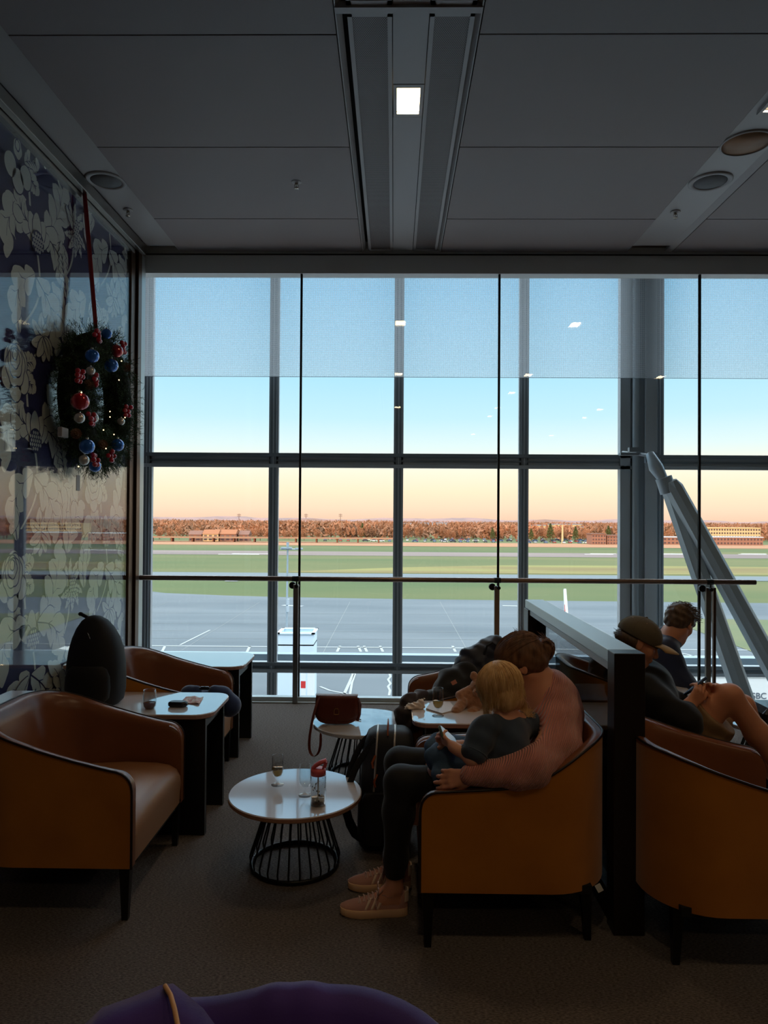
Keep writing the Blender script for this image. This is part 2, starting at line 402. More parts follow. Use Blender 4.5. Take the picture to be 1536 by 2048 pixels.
for (x, y) in LITES:
    t = ceiling_light(x, y, names[(x, y)]); 
    if x > 1: t.location.z = ZC-.006 if x < 3 else ZC-.03
    ld = bpy.data.lights.new('lamp_glow', 'AREA'); ld.shape = 'RECTANGLE'; ld.size = .12; ld.size_y = .24; ld.energy = 4.5; ld.color = (1, .72, .42)
    lo_ = bpy.data.objects.new('lamp_glow', ld); C.objects.link(lo_); lo_.parent = t; lo_.location = (0,0,.015)
# speakers, dish light, sprinklers
M['spk'] = mat('speaker_rim', (150,152,154), .45); M['spkg'] = mat('speaker_grille', (84,88,92), .6, bump=(900, .5)); M['brz'] = mat('bronze_dish', (120,88,58), .5, .3)
def speaker(x, y, label, grille, r=.145, rim=.035):
    t = thing('ceiling_speaker', label, 'speaker', (x, y, ZC+.012))
    obj('rim', MB().lathe([(r, 0), (r, -.006), (r-.01, -.012), (r-rim, -.008), (r-rim, 0)], 48), M['spk'], t)
    obj('grille', MB().lathe([(r-rim, -.002), (r-rim, -.006), (.02, -.010), (.001, -.010)], 48), grille, t)
speaker(-2.035, 4.97, 'round grey ceiling speaker above the red ribbon on the left', M['spkg'], .14)
speaker(2.19, 4.98, 'round grey ceiling speaker between the sprinkler and the bronze disc', M['spkg'], .145)
speaker(2.19, 4.47, 'round bronze-tinted disc in the right ceiling strip nearest the light', M['brz'], .155, .012)
M['chrome'] = mat('chrome', (190,185,175), .2, 1)
def sprinkler(p, z, label):
    t = thing('sprinkler_head', label, 'sprinkler', (p[0], p[1], z))
    obj('escutcheon', MB().lathe([(.008, .012), (.034, .004), (.037, 0), (.03, -.003), (.012, -.004), (.001, -.004)], 24), M['spk'], t)
    k = MB().lathe([(.012, 0), (.012, -.018), (.009, -.022), (.001, -.022)], 12)
    for s in (-1, 1): k.tube([(s*.010, 0, -.015), (s*.014, 0, -.030), (s*.004, 0, -.045)], .0025, 6)
    k.lathe([(.001, -.044), (.018, -.045), (.018, -.048), (.001, -.049)], 12); k.tube([(0,0,-.02), (0,0,-.045)], .003, 6)
    obj('nozzle', k, M['chrome'], t)
a = FL(256, 422, ZC); sprinkler(a, ZC+.008, 'sprinkler head in the left ceiling strip near the wreath ribbon')
a = FL(593, 364, ZC); sprinkler(a, ZC, 'sprinkler head in the plain ceiling panel left of the channel')
a = FL(1351, 426, ZC); sprinkler(a, ZC+.008, 'sprinkler head in the right ceiling strip past the speakers')
# ------------------------------------------------------------------ left wall: floral glass-covered panel, rails, corner post
M['navy'] = mat('navy_print', (66,68,124), .55); M['motif'] = mat('pale_print', (246,249,244), .5)
k = MB(); k.bx(XL-.1, XL, -5, 5.95, -.05, 3.86, 0)
random.seed(11)
LAY = [0]
def wp(u, v, h): return (XL+.001+h, u, v)
def poly_strip(L, R, m, h):
    k.add([wp(*p, h) for p in L]+[wp(*p, h) for p in R], [(i, i+1, len(L)+i+1, len(L)+i) for i in range(len(L)-1)], m)
def spine(p0, p1, bend, n=36):
    d = (p1[0]-p0[0], p1[1]-p0[1]); nn = (-d[1], d[0]); out = []
    for i in range(n+1):
        t = i/n; b = bend*4*t*(1-t)*(1+.4*math.sin(PI*t)); out.append((p0[0]+d[0]*t+nn[0]*b*.5, p0[1]+d[1]*t+nn[1]*b*.5))
    return out
def lobed(p0, p1, wd, bend=0, lobes=4, depth=.35, jag=False, vein=True, n=60, base=.25):
    LAY[0] += 1; h = .0002+.0006*(LAY[0] % 14)
    sp_ = spine(p0, p1, bend, n); Lp = []; Rp = []; Lo = []; Ro = []
    for i, (x, y) in enumerate(sp_):
        t = i/n; a = sp_[min(i+1, n)]; b = sp_[max(i-1, 0)]; tx, ty = a[0]-b[0], a[1]-b[1]; q = math.hypot(tx, ty); nx, ny = -ty/q, tx/q
        env = (math.sin(PI*min(1, t**.85))**.6)*(1-.25*t)+(base*.3 if t < .02 else 0)
        def lb(ph):
            s_ = abs(math.sin(PI*(t*lobes+ph))); s_ = (1-((t*lobes+ph) % 1)) if jag else s_**.62
            s2 = abs(math.sin(PI*(t*lobes*3+ph)))**.6
            return (1-depth)+depth*s_+.06*s2
        wl = wd*env*lb(0)*1.12; wr = wd*env*lb(.4)*1.12
        # leaf lobes curl: push along the tangent
        cl = .35*wl; cr_ = .35*wr
        e = .007
        Lp.append((x+nx*wl+tx/q*cl, y+ny*wl+ty/q*cl)); Rp.append((x-nx*wr+tx/q*cr_, y-ny*wr+ty/q*cr_))
        Lo.append((x+nx*(wl+e)+tx/q*cl, y+ny*(wl+e)+ty/q*cl)); Ro.append((x-nx*(wr+e)+tx/q*cr_, y-ny*(wr+e)+ty/q*cr_))
    mid = sp_
    poly_strip(Lo, mid, 0, h); poly_strip(mid, Ro, 0, h)
    poly_strip(Lp, mid, 1, h+.0002); poly_strip(mid, Rp, 1, h+.0002)
    if vein:
        lw = [.0075*(1-.85*i/n) for i in range(n+1)]; e = int(n*.8)
        poly_strip([(sp_[i][0]-lw[i]*.6, sp_[i][1]-lw[i]*.6) for i in range(e)], [(sp_[i][0]+lw[i]*.6, sp_[i][1]+lw[i]*.6) for i in range(e)], 0, h+.0004)
        for q in range(1, lobes):
            for s_ in (-1, 1):
                i = int(n*(q/lobes)*.8); x, y = sp_[i]; a = sp_[i+1]; tx, ty = a[0]-x, a[1]-y; L = math.hypot(tx, ty); tx /= L; ty /= L
                w_ = wd*.6; ex, ey = x+tx*w_*.9-ty*s_*w_, y+ty*w_*.9+tx*s_*w_
                mx_, my_ = x+tx*w_*.6-ty*s_*w_*.35, y+ty*w_*.6+tx*s_*w_*.35
                A = [(x-.004, y-.004), (mx_-.003, my_-.003), (ex, ey)]; B = [(x+.004, y+.004), (mx_+.003, my_+.003), (ex+.0005, ey+.0005)]
                poly_strip(A, B, 0, h+.0004)
def disc(c, r, m, h, sx=1, sc_=0, n=30, ns=8, ph=0):
    pts = [wp(c[0]+r*sx*math.cos(2*PI*i/n)*(1+sc_*abs(math.sin(ns*PI*i/n+ph))), c[1]+r*math.sin(2*PI*i/n)*(1+sc_*abs(math.sin(ns*PI*i/n+ph))), h) for i in range(n)]
    k.add(pts, [tuple(range(n))], m)
def rose(c, r):
    LAY[0] += 1; h = .0095
    rr = random.random
    for a in (20, 75, 140, 215, 285, 340):       # leaves under the bloom
        A = math.radians(a)
        if a in (20, 340): lobed((c[0]+r*.5*math.cos(A), c[1]+r*.5*math.sin(A)), (c[0]+r*1.75*math.cos(A), c[1]+r*1.75*math.sin(A)), r*.42, .1, 5, .2)
    for j, (q, s_) in enumerate(((1.0, 0), (.80, .5), (.60, .2), (.40, .9), (.22, .4))):
        cc = (c[0]-.05*r*j*.5, c[1]+.13*r*j)
        disc(cc, r*q*1.0, 0, h+.0004*j, .82, .13, 40, 6-j//2, s_*2); disc(cc, r*q-.009, 1, h+.0004*j+.0002, .82, .14, 40, 6-j//2, s_*2)
    for a in (205, 270, 335):
        A = math.radians(a); x, y = c[0]+r*.62*math.cos(A), c[1]+r*.66*math.sin(A)
        disc((x, y-.02), r*.5, 0, h+.0002, .9, .05, 24, 3); disc((x, y-.02), r*.5-.008, 1, h+.0003, .9, .05, 24, 3)
def lotus(c, r):
    h = .0115
    for j, a in enumerate((150, 30, 120, 60, 92)):
        A = math.radians(a); L = r*1.5
        lobed((c[0], c[1]), (c[0]+L*math.cos(A), c[1]+L*math.sin(A)), r*.42, 0, 1, .05, vein=False, n=20)
    disc(c, r*.62, 0, h, 1, 0, 24)
    for i in range(-3, 4):
        for j in range(-3, 4):
            x = c[0]+(i+.5*(j % 2))*r*.2; y = c[1]+j*r*.2
            if math.hypot(x-c[0], y-c[1]) < r*.56: disc((x, y), r*.095, 1, h+.0003, .8, 0, 8)
def thistle(c, r):
    for a in (60, 120, 95, 40, 140, 200, 235, 270, 305, 340):
        A = math.radians(a); L = r*(1.45 if a > 180 else 1.7)
        lobed(c, (c[0]+L*math.cos(A), c[1]+L*math.sin(A)), r*.26, .1, 4, .45, jag=True, vein=a > 180, n=28)
    h = .0115; disc((c[0], c[1]+r*.2), r*.55, 0, h, .8)
    for i in range(-2, 3):
        for j in range(-2, 4):
            x = c[0]+(i+.5*(j % 2))*r*.22; y = c[1]+r*.2+j*r*.2
            if math.hypot((x-c[0])*1.2, y-c[1]-r*.2) < r*.52: disc((x, y), r*.10, 1, h+.0003, .9, 0, 8)
def lily(c, r):
    for a in (95, 40, 150, 205, 325, 270, 240, 300):
        A = math.radians(a); lobed(c, (c[0]+r*1.5*math.cos(A), c[1]+r*1.5*math.sin(A)), r*.34, .12, 1, .05, n=24)
def stem(p0, p1, bend, w_=.011):
    s_ = spine(p0, p1, bend, 16); poly_strip([(x-w_, y) for x, y in s_], [(x+w_, y) for x, y in s_], 1, .0001)
TU, TV = 1.12, 1.24
for i in range(0, 2):
    for j in range(-2, 3):
        ox = 4.19+TU*i; oy = 2.48+TV*j-.64*(i % 2)
        if ox > 6.4: continue
        T = lambda x, y: (ox+x, oy+y)
        s0 = len(k.f)
        stem(T(.24,-.4), T(.10,-.95), .3); stem(T(.33,.2), T(.16,-.2), -.3); stem(T(.75,-.1), T(.62,-.5), .2)
        lobed(T(.34,-.34), T(.60,.22), .15, -.15, 4, .6)          # big leaf rising from the lotus
        lobed(T(.30,-.30), T(.62,-.62), .13, .35, 3, .6)           # right drooping
        lobed(T(.18,-.30), T(-.10,-.62), .12, -.5, 3, .6)          # left drooping
        lobed(T(.20,-.32), T(.02,-.02-.12), .10, .4, 3, .6)
        lobed(T(.24,-.62), T(.52,-1.05), .13, .25, 4, .6)
        lobed(T(.22,-.60), T(-.02,-.98), .11, -.25, 3, .6)
        lobed(T(.66,-.62), T(.56,-.26), .075, .05, 7, .5, jag=True)
        lobed(T(.95,-.52), T(.76,-.95), .13, -.3, 4, .6)
        lobed(T(.70,.12), T(.98,.46), .12, .2, 4, .6)
        lobed(T(.05,.22), T(.20,.62), .06, .35, 3, .2)
        lobed(T(.98,-.15), T(1.05,.25), .07, .2, 4, .3)
        lobed(T(.62,.30), T(.44,.66), .08, -.3, 3, .35)
        lily(T(.33,.27), .105); thistle(T(.78,-.12), .12); lotus(T(.24,-.40), .125); rose(T(0,0), .155)
# clip the print to the panel
keep = [q for q in range(len(k.f)) if q < 6 or (all(k.v[a][1] < 5.945 and -.04 < k.v[a][2] < 3.855 for a in k.f[q]))]
k.f = [k.f[q] for q in keep]; k.m = [k.m[q] for q in keep]; k.sm = [k.sm[q] for q in keep]
struct('wall_left', k, [M['navy'], M['motif']], recalc=False)
struct('window_1', MB().bx(XL+.022, XL+.028, -5, 5.95, -.0, 3.87), M['glass_cover'])
k = MB(); k.bx(-2.20, -2.155, -5, 6.13, 3.878, ZC); struct('trim_8', k, M['steel'], bev=.004)
k = MB(); k.bx(-2.245, -2.205, -5, 6.0, 3.845, 3.90); k.bx(XL-.1, -2.20, -5, 6.13, 3.90, ZC+.1)
y = 5.8
while y > 2: k.lathe([(.006, 0), (.006, -.003), (.001, -.003)], 8, 0, (-2.225, y, 3.845)); y -= .42
struct('trim_9', k, M['steel'])
k = MB(); k.bx(-2.30, -2.21, 5.95, 6.04, 0, 3.88); struct('trim_10', k, M['bronze'], bev=.003)
k = MB(); k.bx(-2.28, -2.19, 6.06, 6.14, 0, 3.9); struct('trim_11', k, M['bronze'], bev=.003)
k = MB(); k.bx(-2.28, -2.20, 6.16, 6.26, 0, 3.9); struct('trim_12', k, M['alu'], bev=.003)
struct('wall_corner', MB().bx(-2.6, -2.28, 5.9, 6.3, -.3, ZC+.1), M['bronze'])
struct('baseboard_left', MB().bx(XL, XL+.03, -5, 5.95, 0, .1), M['black'])
# ------------------------------------------------------------------ inner glass wall with joints, bottom channel
JX = [P(600, 900, YG).x, P(998, 900, YG).x, P(1401, 900, YG).x]
ex = [-2.2]+JX+[4.47, 6.0]
for i in range(5):
    struct('window_%d' % (i+2), MB().bx(ex[i]+.008, ex[i+1]-.008, YG+.02, YG+.032, .03, 3.78), M['glass'])
for i, x in enumerate(JX+[4.47]):
    struct('trim_%d' % (13+i), MB().bx(x-.009, x+.009, YG+.012, YG+.036, .02, 3.78), M['dark'])
k = MB(); k.bx(-2.2, 6, YG-.01, YG+.06, -.01, .045); k.bx(-2.2, 6, YG-.05, YG-.01, 0, .012); struct('trim_17', k, M['alu'], bev=.002)
# handrail
t = thing('handrail', 'long brushed bronze handrail on posts in front of the glass wall', 'handrail', (0, YG-.08, 0))
zr = 1.085; a = P(266, 1154, YG-.08).x; b = P(1511, 1163, YG-.08).x
obj('rail_tube', MB().tube([(a, 0, zr), (b, 0, zr)], .0215, 20), mat('bronze_steel', (128,110,100), .3, 1), t)
for i, x in enumerate([-.845, .90, 2.72]):
    q = obj('rail_post', MB().bx(x-.022, x+.022, .015, .045, 0, zr-.05), M['steel'], t, bev=.003)
    if i == 2: obj('rail_post', MB().bx(x+.04, x+.062, .01, .04, 0, zr-.05), M['bronze'], t, bev=.002)
    q2 = MB(); q2.tube([(x-.028, 0, zr), (x+.028, 0, zr)], .024, 20); q2.tube([(x+.01, 0, zr-.02), (x+.01, 0, zr-.065)], .008, 10)
    q2.tube([(x+.01, -.02, zr-.065), (x+.01, .06, zr-.065)], .016, 16); q2.tube([(x-.035, .055, zr-.062), (x-.035, .085, zr-.062)], .03, 20)
    obj('rail_bracket', q2, M['black'], t)
# ------------------------------------------------------------------ outer facade
YF = 8.6
mx_ = [P(298, 900, YF).x, P(549, 900, YF).x, P(797, 900, YF).x, P(1046, 900, YF).x]
step = (mx_[3]-mx_[0])/3; ZB, ZT = -2.2, 6.3
zt = P(797, 923, YF).z; zl = P(797, 1334, YF).z
xsm = [mx_[0]-2*step, mx_[0]-step]+mx_+[mx_[3]+step+.10, mx_[3]+2*step, mx_[3]+3*step, mx_[3]+4*step]
ti = 18
def mullion(x, name):
    k = MB(); k.bx(x-.058, x+.058, YF-.06, YF+.004, ZB, ZT); k.bx(x-.034, x+.034, YF-.085, YF-.06, ZB, ZT, 1); k.bx(x-.008, x+.008, YF-.093, YF-.085, ZB, ZT)
    struct(name, k, [M['facade'], M['black2']], bev=.003)
M['black2'] = mat('dark_grey_metal', (132,142,150), .45, .1)
for x in xsm: mullion(x, 'trim_%d' % ti); ti += 1
for z, hh in ((zt, .075), (zl, .05), (zt+2.85, .075)):
    k = MB(); k.bx(xsm[0]-.5, xsm[-1]+.5, YF-.06, YF+.06, z-hh, z+hh); k.bx(xsm[0]-.5, xsm[-1]+.5, YF-.10, YF-.06, z+hh-.03, z+hh+.012, 1); k.bx(xsm[0]-.5, xsm[-1]+.5, YF-.10, YF-.06, z-hh-.012, z-hh+.03)
    k.bx(xsm[0]-.5, xsm[-1]+.5, YF-.07, YF-.06, z-.012, z+.012, 1)
    struct('trim_%d' % ti, k, [M['facade'], M['black2']], bev=.002); ti += 1
wi = 7
for i in range(len(xsm)-1):
    struct('window_%d' % wi, MB().bx(xsm[i]+.05, xsm[i+1]-.05, YF-.006, YF+.006, ZB, ZT), M['glass']); wi += 1
# wide facade column and its light pipe
xa, xb, xc, xd = [P(q, 1000, YF-.15).x for q in (1243, 1262, 1280, 1315)]
k = MB(); k.bx(xa, xb+.01, YF-.1, YF+.004, ZB, ZT); k.bx(xb-.01, xc, YF-.06, YF+.004, ZB, ZT); k.bx(xc-.02, xd, YF-.18, YF+.004, ZB, ZT, 1); k.bx(xc+.04, xd-.03, YF-.22, YF-.18, ZB, ZT, 0)
k.tube([((xb+xc)/2+.01, YF-.14, ZB), ((xb+xc)/2+.01, YF-.14, ZT)], .045, 20, 2)
struct('trim_%d' % ti, k, [M['facade'], M['black2'], M['facade_l']], bev=.003); ti += 1
# light outer ledge rail
z = P(797, 1316, 9.4).z
struct('trim_%d' % ti, MB().bx(-8, 10, 9.35, 9.5, z-.045, z+.045), mat('pale_blue_rail', (170,190,205), .5)); ti += 1
struct('trim_%d' % ti, MB().bx(-8, 10, 8.0, 9.2, ZB-.3, ZB), M['facade']); ti += 1
# roller blind behind the inner glass: open weave screen
def blind_mat():
    m = bpy.data.materials.new('woven_blind'); m.use_nodes = True; n = m.node_tree.nodes; l = m.node_tree.links; n.clear()
    o = n.new('ShaderNodeOutputMaterial'); mx = n.new('ShaderNodeMixShader'); tr = n.new('ShaderNodeBsdfTransparent'); df = n.new('ShaderNodeBsdfTranslucent'); d2 = n.new('ShaderNodeBsdfDiffuse'); m2 = n.new('ShaderNodeMixShader')
    df.inputs[0].default_value = lin(225,232,238); d2.inputs[0].default_value = lin(190,195,200); m2.inputs[0].default_value = .4
    tc = n.new('ShaderNodeTexCoord'); ck = n.new('ShaderNodeTexBrick'); ck.offset = 0
    mp = n.new('ShaderNodeMapping'); mp.inputs['Rotation'].default_value = (PI/2, 0, 0); l.new(tc.outputs['Object'], mp.inputs[0]); l.new(mp.outputs[0], ck.inputs[0])
    ck.inputs['Color1'].default_value = (0,0,0,1); ck.inputs['Color2'].default_value = (0,0,0,1); ck.inputs['Mortar'].default_value = (1,1,1,1)
    ck.inputs['Scale'].default_value = 1; ck.inputs['Brick Width'].default_value = .022; ck.inputs['Row Height'].default_value = .022; ck.inputs['Mortar Size'].default_value = .0026; ck.inputs['Mortar Smooth'].default_value = 0
    ma = n.new('ShaderNodeMapRange'); ma.inputs[3].default_value = .26; ma.inputs[4].default_value = .36; l.new(ck.outputs['Color'], ma.inputs[0])
    l.new(ma.outputs[0], mx.inputs[0]); l.new(df.outputs[0], m2.inputs[1]); l.new(d2.outputs[0], m2.inputs[2]); l.new(tr.outputs[0], mx.inputs[1]); l.new(m2.outputs[0], mx.inputs[2]); l.new(mx.outputs[0], o.inputs[0]); return m
YB = 8.30; zb = P(797, 754, YB).z; M['blind'] = blind_mat()
bl = thing('roller_blind', 'sheer woven roller blind half lowered behind the top of the glass', 'blind', (0, YB, zb))
obj('fabric', MB().bx(-6, 9, 0, .001, 0, 3.2), M['blind'], bl)
obj('bottom_bar', MB().bx(-6, 9, -.003, .004, -.004, .0), M['facade_l'], bl)
# diagonal braces
M['strut'] = mat('painted_steel', (178,188,192), .45, .2)
YS = 7.6
t = thing('diagonal_brace', 'pair of grey diagonal steel braces splaying down from a pivot outside', 'brace', tuple(P(1335, 955, YS)))
L = local(t.location)
def beam(a, b, w0, w1, d=.09):
    a = V(a); b = V(b); ax = (b-a).normalized(); s_ = ax.cross(V((0,1,0))).normalized(); y = V((0,1,0)); k = MB()
    def ring(c, w_): 
        return [L(c+s_*x+y*q) for x, q in ((-w_, -d*.6), (-w_*.3, -d), (w_*.5, -d), (w_, -d*.4), (w_, d), (-w_, d))]
    k.loft([ring(a, w0*.6), ring(a+ax*.08, w0), ring(b, w1)], 0, True, smooth=False); return k
dirA = P(1492, 1405, YS)-P(1338, 965, YS); dirB = P(1556, 1345, YS)-P(1345, 962, YS)
obj('strut', beam(P(1338, 965, YS+.1), P(1338, 965, YS+.1)+dirA*1.5, .075, .095), M['strut'], t)
obj('strut', beam(P(1342, 962, YS-.05), P(1342, 962, YS-.05)+dirB*1.5, .078, .10), M['strut'], t)
k = MB(); k.tube([L(P(1300, 908, YS+.15)), L(P(1312, 935, YS+.05)), L(P(1327, 960, YS))], [.045, .075, .05], 14)
k.tube([L(P(1327, 955, YS)), L(P(1337, 985, YS))], .085, 14)
obj('pivot_joint', k, M['facade_l'], t)
k = MB(); a = L(P(1246, 905, YF-.2)); b = L(P(1310, 912, YS+.2))
k.box((a+b)/2, (.42, .08, .03)); k.box((a+b)/2+V((-.05,0,.05)), (.12,.06,.05)); k.box((a+b)/2+V((.1,0,-.05)), (.05,.06,.09)); k.tube([a, b], .02, 8)
obj('bracket', k, M['black2'], t)
# ------------------------------------------------------------------ outside
random.seed(21)
ZG = -12.4
M['grass'] = mat('grass_field', (80,92,62), .9, spec=.1, var=((104,102,70), .035, .2), stretch=(.25, 1, 1))
M['grass2'] = mat('dry_grass', (112,96,70), .95, spec=.1, var=((130,128,80), .06, .22), stretch=(.2, 1, 1))
M['apron'] = mat('concrete_apron', (88,95,100), .8, spec=.15, var=((104,110,114), .09, .2), stretch=(.3, 1.4, 1))
M['run'] = mat('runway_asphalt', (104,90,86), .9, var=((122,106,100), .05, .2), stretch=(.2, 1, 1))
M['taxi'] = mat('taxiway_asphalt', (96,104,108), .85)
M['mark'] = mat('worn_marking', (150,154,154), .7)
M['white'] = mat('white_paint', (235,236,232), .6)
M['roofm'] = mat('terminal_cladding', (110,112,116), .7)
struct('grass_field', MB().add([(-2500, 20, ZG), (2500, 20, ZG), (2500, 5000, ZG), (-2500, 5000, ZG)], [(0,1,2,3)]), M['grass'])
def strip(name, pts, z, m):
    vs = [FL(x, y, ZG) for x, y in pts]; vs = [(p.x, p.y, ZG+z) for p in vs]; return struct(name, MB().add(vs, [tuple(range(len(vs)))]), m)
def band(name, yl0, yl1, x0, x1, z, m, y0r=None, y1r=None):
    # x0..x1 metres; yl pixel rows measured on the view axis
    d0 = FL(787, yl1, ZG).y; d1 = FL(787, yl0, ZG).y
    return struct(name, MB().add([(x0, d0, ZG+z), (x1, d0, ZG+z), (x1, d1, ZG+z), (x0, d1, ZG+z)], [(0,1,2,3)]), m)
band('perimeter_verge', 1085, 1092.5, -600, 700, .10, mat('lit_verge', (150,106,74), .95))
band('runway', 1104, 1112, -600, 700, .06, M['run'])
strip('dry_verge', [(560,1144),(800,1135),(1000,1131),(1300,1132),(1800,1137),(1800,1152),(1300,1149),(900,1147),(700,1146)], .05, M['grass2'])
band('taxiway', 1148, 1157, -300, 400, .08, M['taxi'])
# white painted touchdown bars on the runway
k = MB()
for px in (470, 490, 1195, 1340, 1360, 1500):
    a = FL(px, 1108.5, ZG); k.bx(a.x-6, a.x+6, a.y-3, a.y-1.5, ZG+.07, ZG+.09); k.bx(a.x-2, a.x+9, a.y+3, a.y+4.5, ZG+.07, ZG+.09)
struct('runway_marking', k, M['white'])
# apron in front, grass beyond with a curved edge on the left
pts = [(-400,1170),(150,1174),(270,1180),(330,1187),(450,1192),(560,1195),(787,1199),(1040,1202),(1240,1204),(1400,1206),(1600,1208),(1900,1210)]
vs = []
for x, y in pts: p = FL(x, y, ZG); vs.append((p.x, p.y, ZG+.10))
vs += [(260, 20, ZG+.10), (-260, 20, ZG+.10)]
struct('apron', MB().add(vs, [tuple(range(len(vs)))]), M['apron'])
# right-hand grass wedge inside the apron
strip('grass_island', [(1330,1238),(1560,1242),(1760,1250),(1760,1345),(1536,1318),(1440,1282)], .14, mat('island_grass', (82,94,64), .95, var=((100,100,70), .1, .2)))
# apron lines: joints, white lane lines and boxes, zigzag
k = MB()
def line(pts, w_, z=.13):
    q = [FL(x, y, ZG) for x, y in pts]
    for i in range(len(q)-1):
        a, b = q[i], q[i+1]; t_ = (b-a).normalized(); s_ = V((-t_.y, t_.x, 0))*w_
        k.add([(a.x-s_.x, a.y-s_.y, ZG+z), (b.x-s_.x, b.y-s_.y, ZG+z), (b.x+s_.x, b.y+s_.y, ZG+z), (a.x+s_.x, a.y+s_.y, ZG+z)], [(0,1,2,3)])
line([(200,1293),(1700,1304)], .20); line([(200,1306),(1700,1316)], .14)
for x in (330, 500, 680, 716, 728, 760, 905, 945, 1010, 1130, 1330): line([(x,1294),(x+(6 if x > 700 else -6),1306)], .14)
line([(688,1392),(698,1370),(706,1352),(704,1345)], .13); line([(700,1392),(704,1368),(712,1345)], .10); line([(640,1376),(660,1384),(690,1390),(700,1393)], .12)
for x0, y0 in ((777,1345),):
    line([(x0,1345),(x0+4,1356),(x0-1,1362),(x0+4,1370),(x0-1,1376),(x0+3,1384),(x0+1,1394)], .10)
line([(360,1292),(420,1262)], .12); line([(1005,1213),(1060,1214)], .5); line([(565,1212),(605,1214)], .6)
line([(1340,1303),(1420,1322)], .15); line([(450,1163),(476,1163)], .8)
struct('apron_marking', k, M['mark'])
k = MB()
for y in (1226, 1247, 1262, 1277): line([(100,y),(1700,y+8)], .05, .12)
for x in (337, 520, 700, 880, 1095, 1290): line([(x,1205),(787+(x-787)*1.75,1330)], .04, .12)
struct('apron_joint', k, mat('joint_line', (118,122,122), .9))
# terminal body around the lounge (roof and flanks that shade the apron)
k = MB(); k.bx(-70, 80, -40, 8.9, 6.45, 8.0); k.bx(-70, 80, -40, -5.4, -12.4, 6.45); k.bx(-70, -9, -40, 8.7, -12.4, 6.45); k.bx(11, 80, -40, 8.7, -12.4, 6.45)
struct('terminal_building', k, M['roofm'])
struct('terminal_lower_floor', MB().bx(-9, 11, -5.4, 8.9, -12.4, -2.6), M['roofm'])
# light mast and its base
t = thing('floodlight_mast', 'tall slim grey floodlight mast on the apron behind the railing', 'mast', tuple(FL(572, 1374, ZG))); a = t.location.copy()
h = P(577, 1090, a.y).z-ZG
obj('pole', MB().tube([(0,0,0), (.02,0,h*.5), (.05,0,h)], [.14, .10, .07], 10), M['facade_l'], t)
k = MB(); k.tube([(-.55,0,h-.35), (1.3,0,h-.35)], .05, 6); k.box((-.05,0,h-.25), (.9,.5,.12)); k.box((1.0,0,h-.3), (.6,.5,.10)); k.box((.05,0,h+.05), (.2,.2,.35))
obj('lamp_head', k, M['facade_l'], t)
for z in (h*.55, h*.6): obj('junction_box', MB().box((.12,-.1,z), (.22,.2,.5)), M['facade'], t)
t = thing('plant_enclosure', 'pale blue-grey open-topped box at the foot of the mast', 'enclosure', (0,0,0))
a = P(556, 1268, 55); b = P(627, 1268, 55); k = MB(); zt_ = a.z
for (x0,x1,y0,y1) in ((a.x,b.x,55,55.12),(a.x,b.x,57.4,57.5),(a.x,a.x+.12,55.12,57.4),(b.x-.12,b.x,55.12,57.4)): k.bx(x0,x1,y0,y1,ZG,zt_)
k.bx(a.x-.1,b.x+.1,54.9,55.2,zt_,zt_+.1); k.bx(a.x-.1,a.x+.15,54.9,57.6,zt_,zt_+.1); k.bx(b.x-.15,b.x+.1,54.9,57.6,zt_,zt_+.1); k.bx(a.x-.1,b.x+.1,57.35,57.6,zt_,zt_+.1)
obj('walls', k, mat('pale_cladding', (214,228,238), .6), t); obj('floor_pan', MB().bx(a.x,b.x,55,57.5,zt_-.9,zt_-.8), mat('blue_pan', (120,140,170), .6), t)
# red and white chevron marker
M['red'] = mat('signal_red', (205,50,48), .5)
a = P(608, 1345, 52); t = thing('marker_post', 'red and white striped marker post seen under the facade transom', 'post', (a.x, 52, ZG)); k = MB()
hh = a.z+.5-ZG
for i in range(12):
    z0 = hh-(i+1)*.55
    k.box((-.05,0,z0+.27), (.34,.08,.5), i % 2, Matrix.Rotation(.0, 3, 'Y'))
obj('striped_board', k, [M['red'], M['white']], t); obj('white_column', MB().bx(.25,.75,0,.4,0,hh), M['white'], t)
# small aircraft with white and red fin
a = P(1131, 1178, 75); t = thing('parked_aircraft', 'white airliner with a red-striped tail fin beyond the glass divider', 'aircraft', (a.x, 75, ZG), -PI/2)
k = MB(); zf = a.z-ZG
def fin(y0, y1, pts, m): k.loft([[(x, y0, z) for x, z in pts], [(x, y1, z) for x, z in pts]], m, True, smooth=False)
dx = .26; fin(-.12, .12, [(-.42, zf-.15), (-.25, zf), (-.05, zf-.35), (.95, zf-3.2), (.95, zf-4.6), (-.2, zf-4.6), (.05, zf-2.8)], 0)
fin(-.135, .135, [(.05, zf-1.6), (.22, zf-1.6), (.85, zf-3.1), (.78, zf-3.7), (.3, zf-3.0)], 1)
obj('tail_fin', k, [M['white'], M['red']], t)
rings = []
for x, r in ((-1.5,.2),(0,.5),(3,.95),(7,1.1),(14,1.1),(17,.9),(18.4,.4),(18.8,.05)): rings.append([(x, r*math.cos(q*PI/8), zf-5.2+r*math.sin(q*PI/8)) for q in range(16)])
obj('fuselage', MB().loft(rings), M['white'], t)
k = MB(); k.add([(8,0,zf-5.7),(11,0,zf-5.7),(8,-9,zf-5.3),(6.6,-9,zf-5.3),(8,9,zf-5.3),(6.6,9,zf-5.3)], [(0,1,2,3),(0,1,4,5)]); obj('wings', k, M['white'], t, solid=.15)
k = MB(); k.add([(0,0,zf-4.7),(1.4,0,zf-4.7),(.9,-3,zf-4.5),(.1,-3,zf-4.5),(.9,3,zf-4.5),(.1,3,zf-4.5)], [(0,1,2,3),(0,1,4,5)]); obj('tailplane', k, M['white'], t, solid=.1)
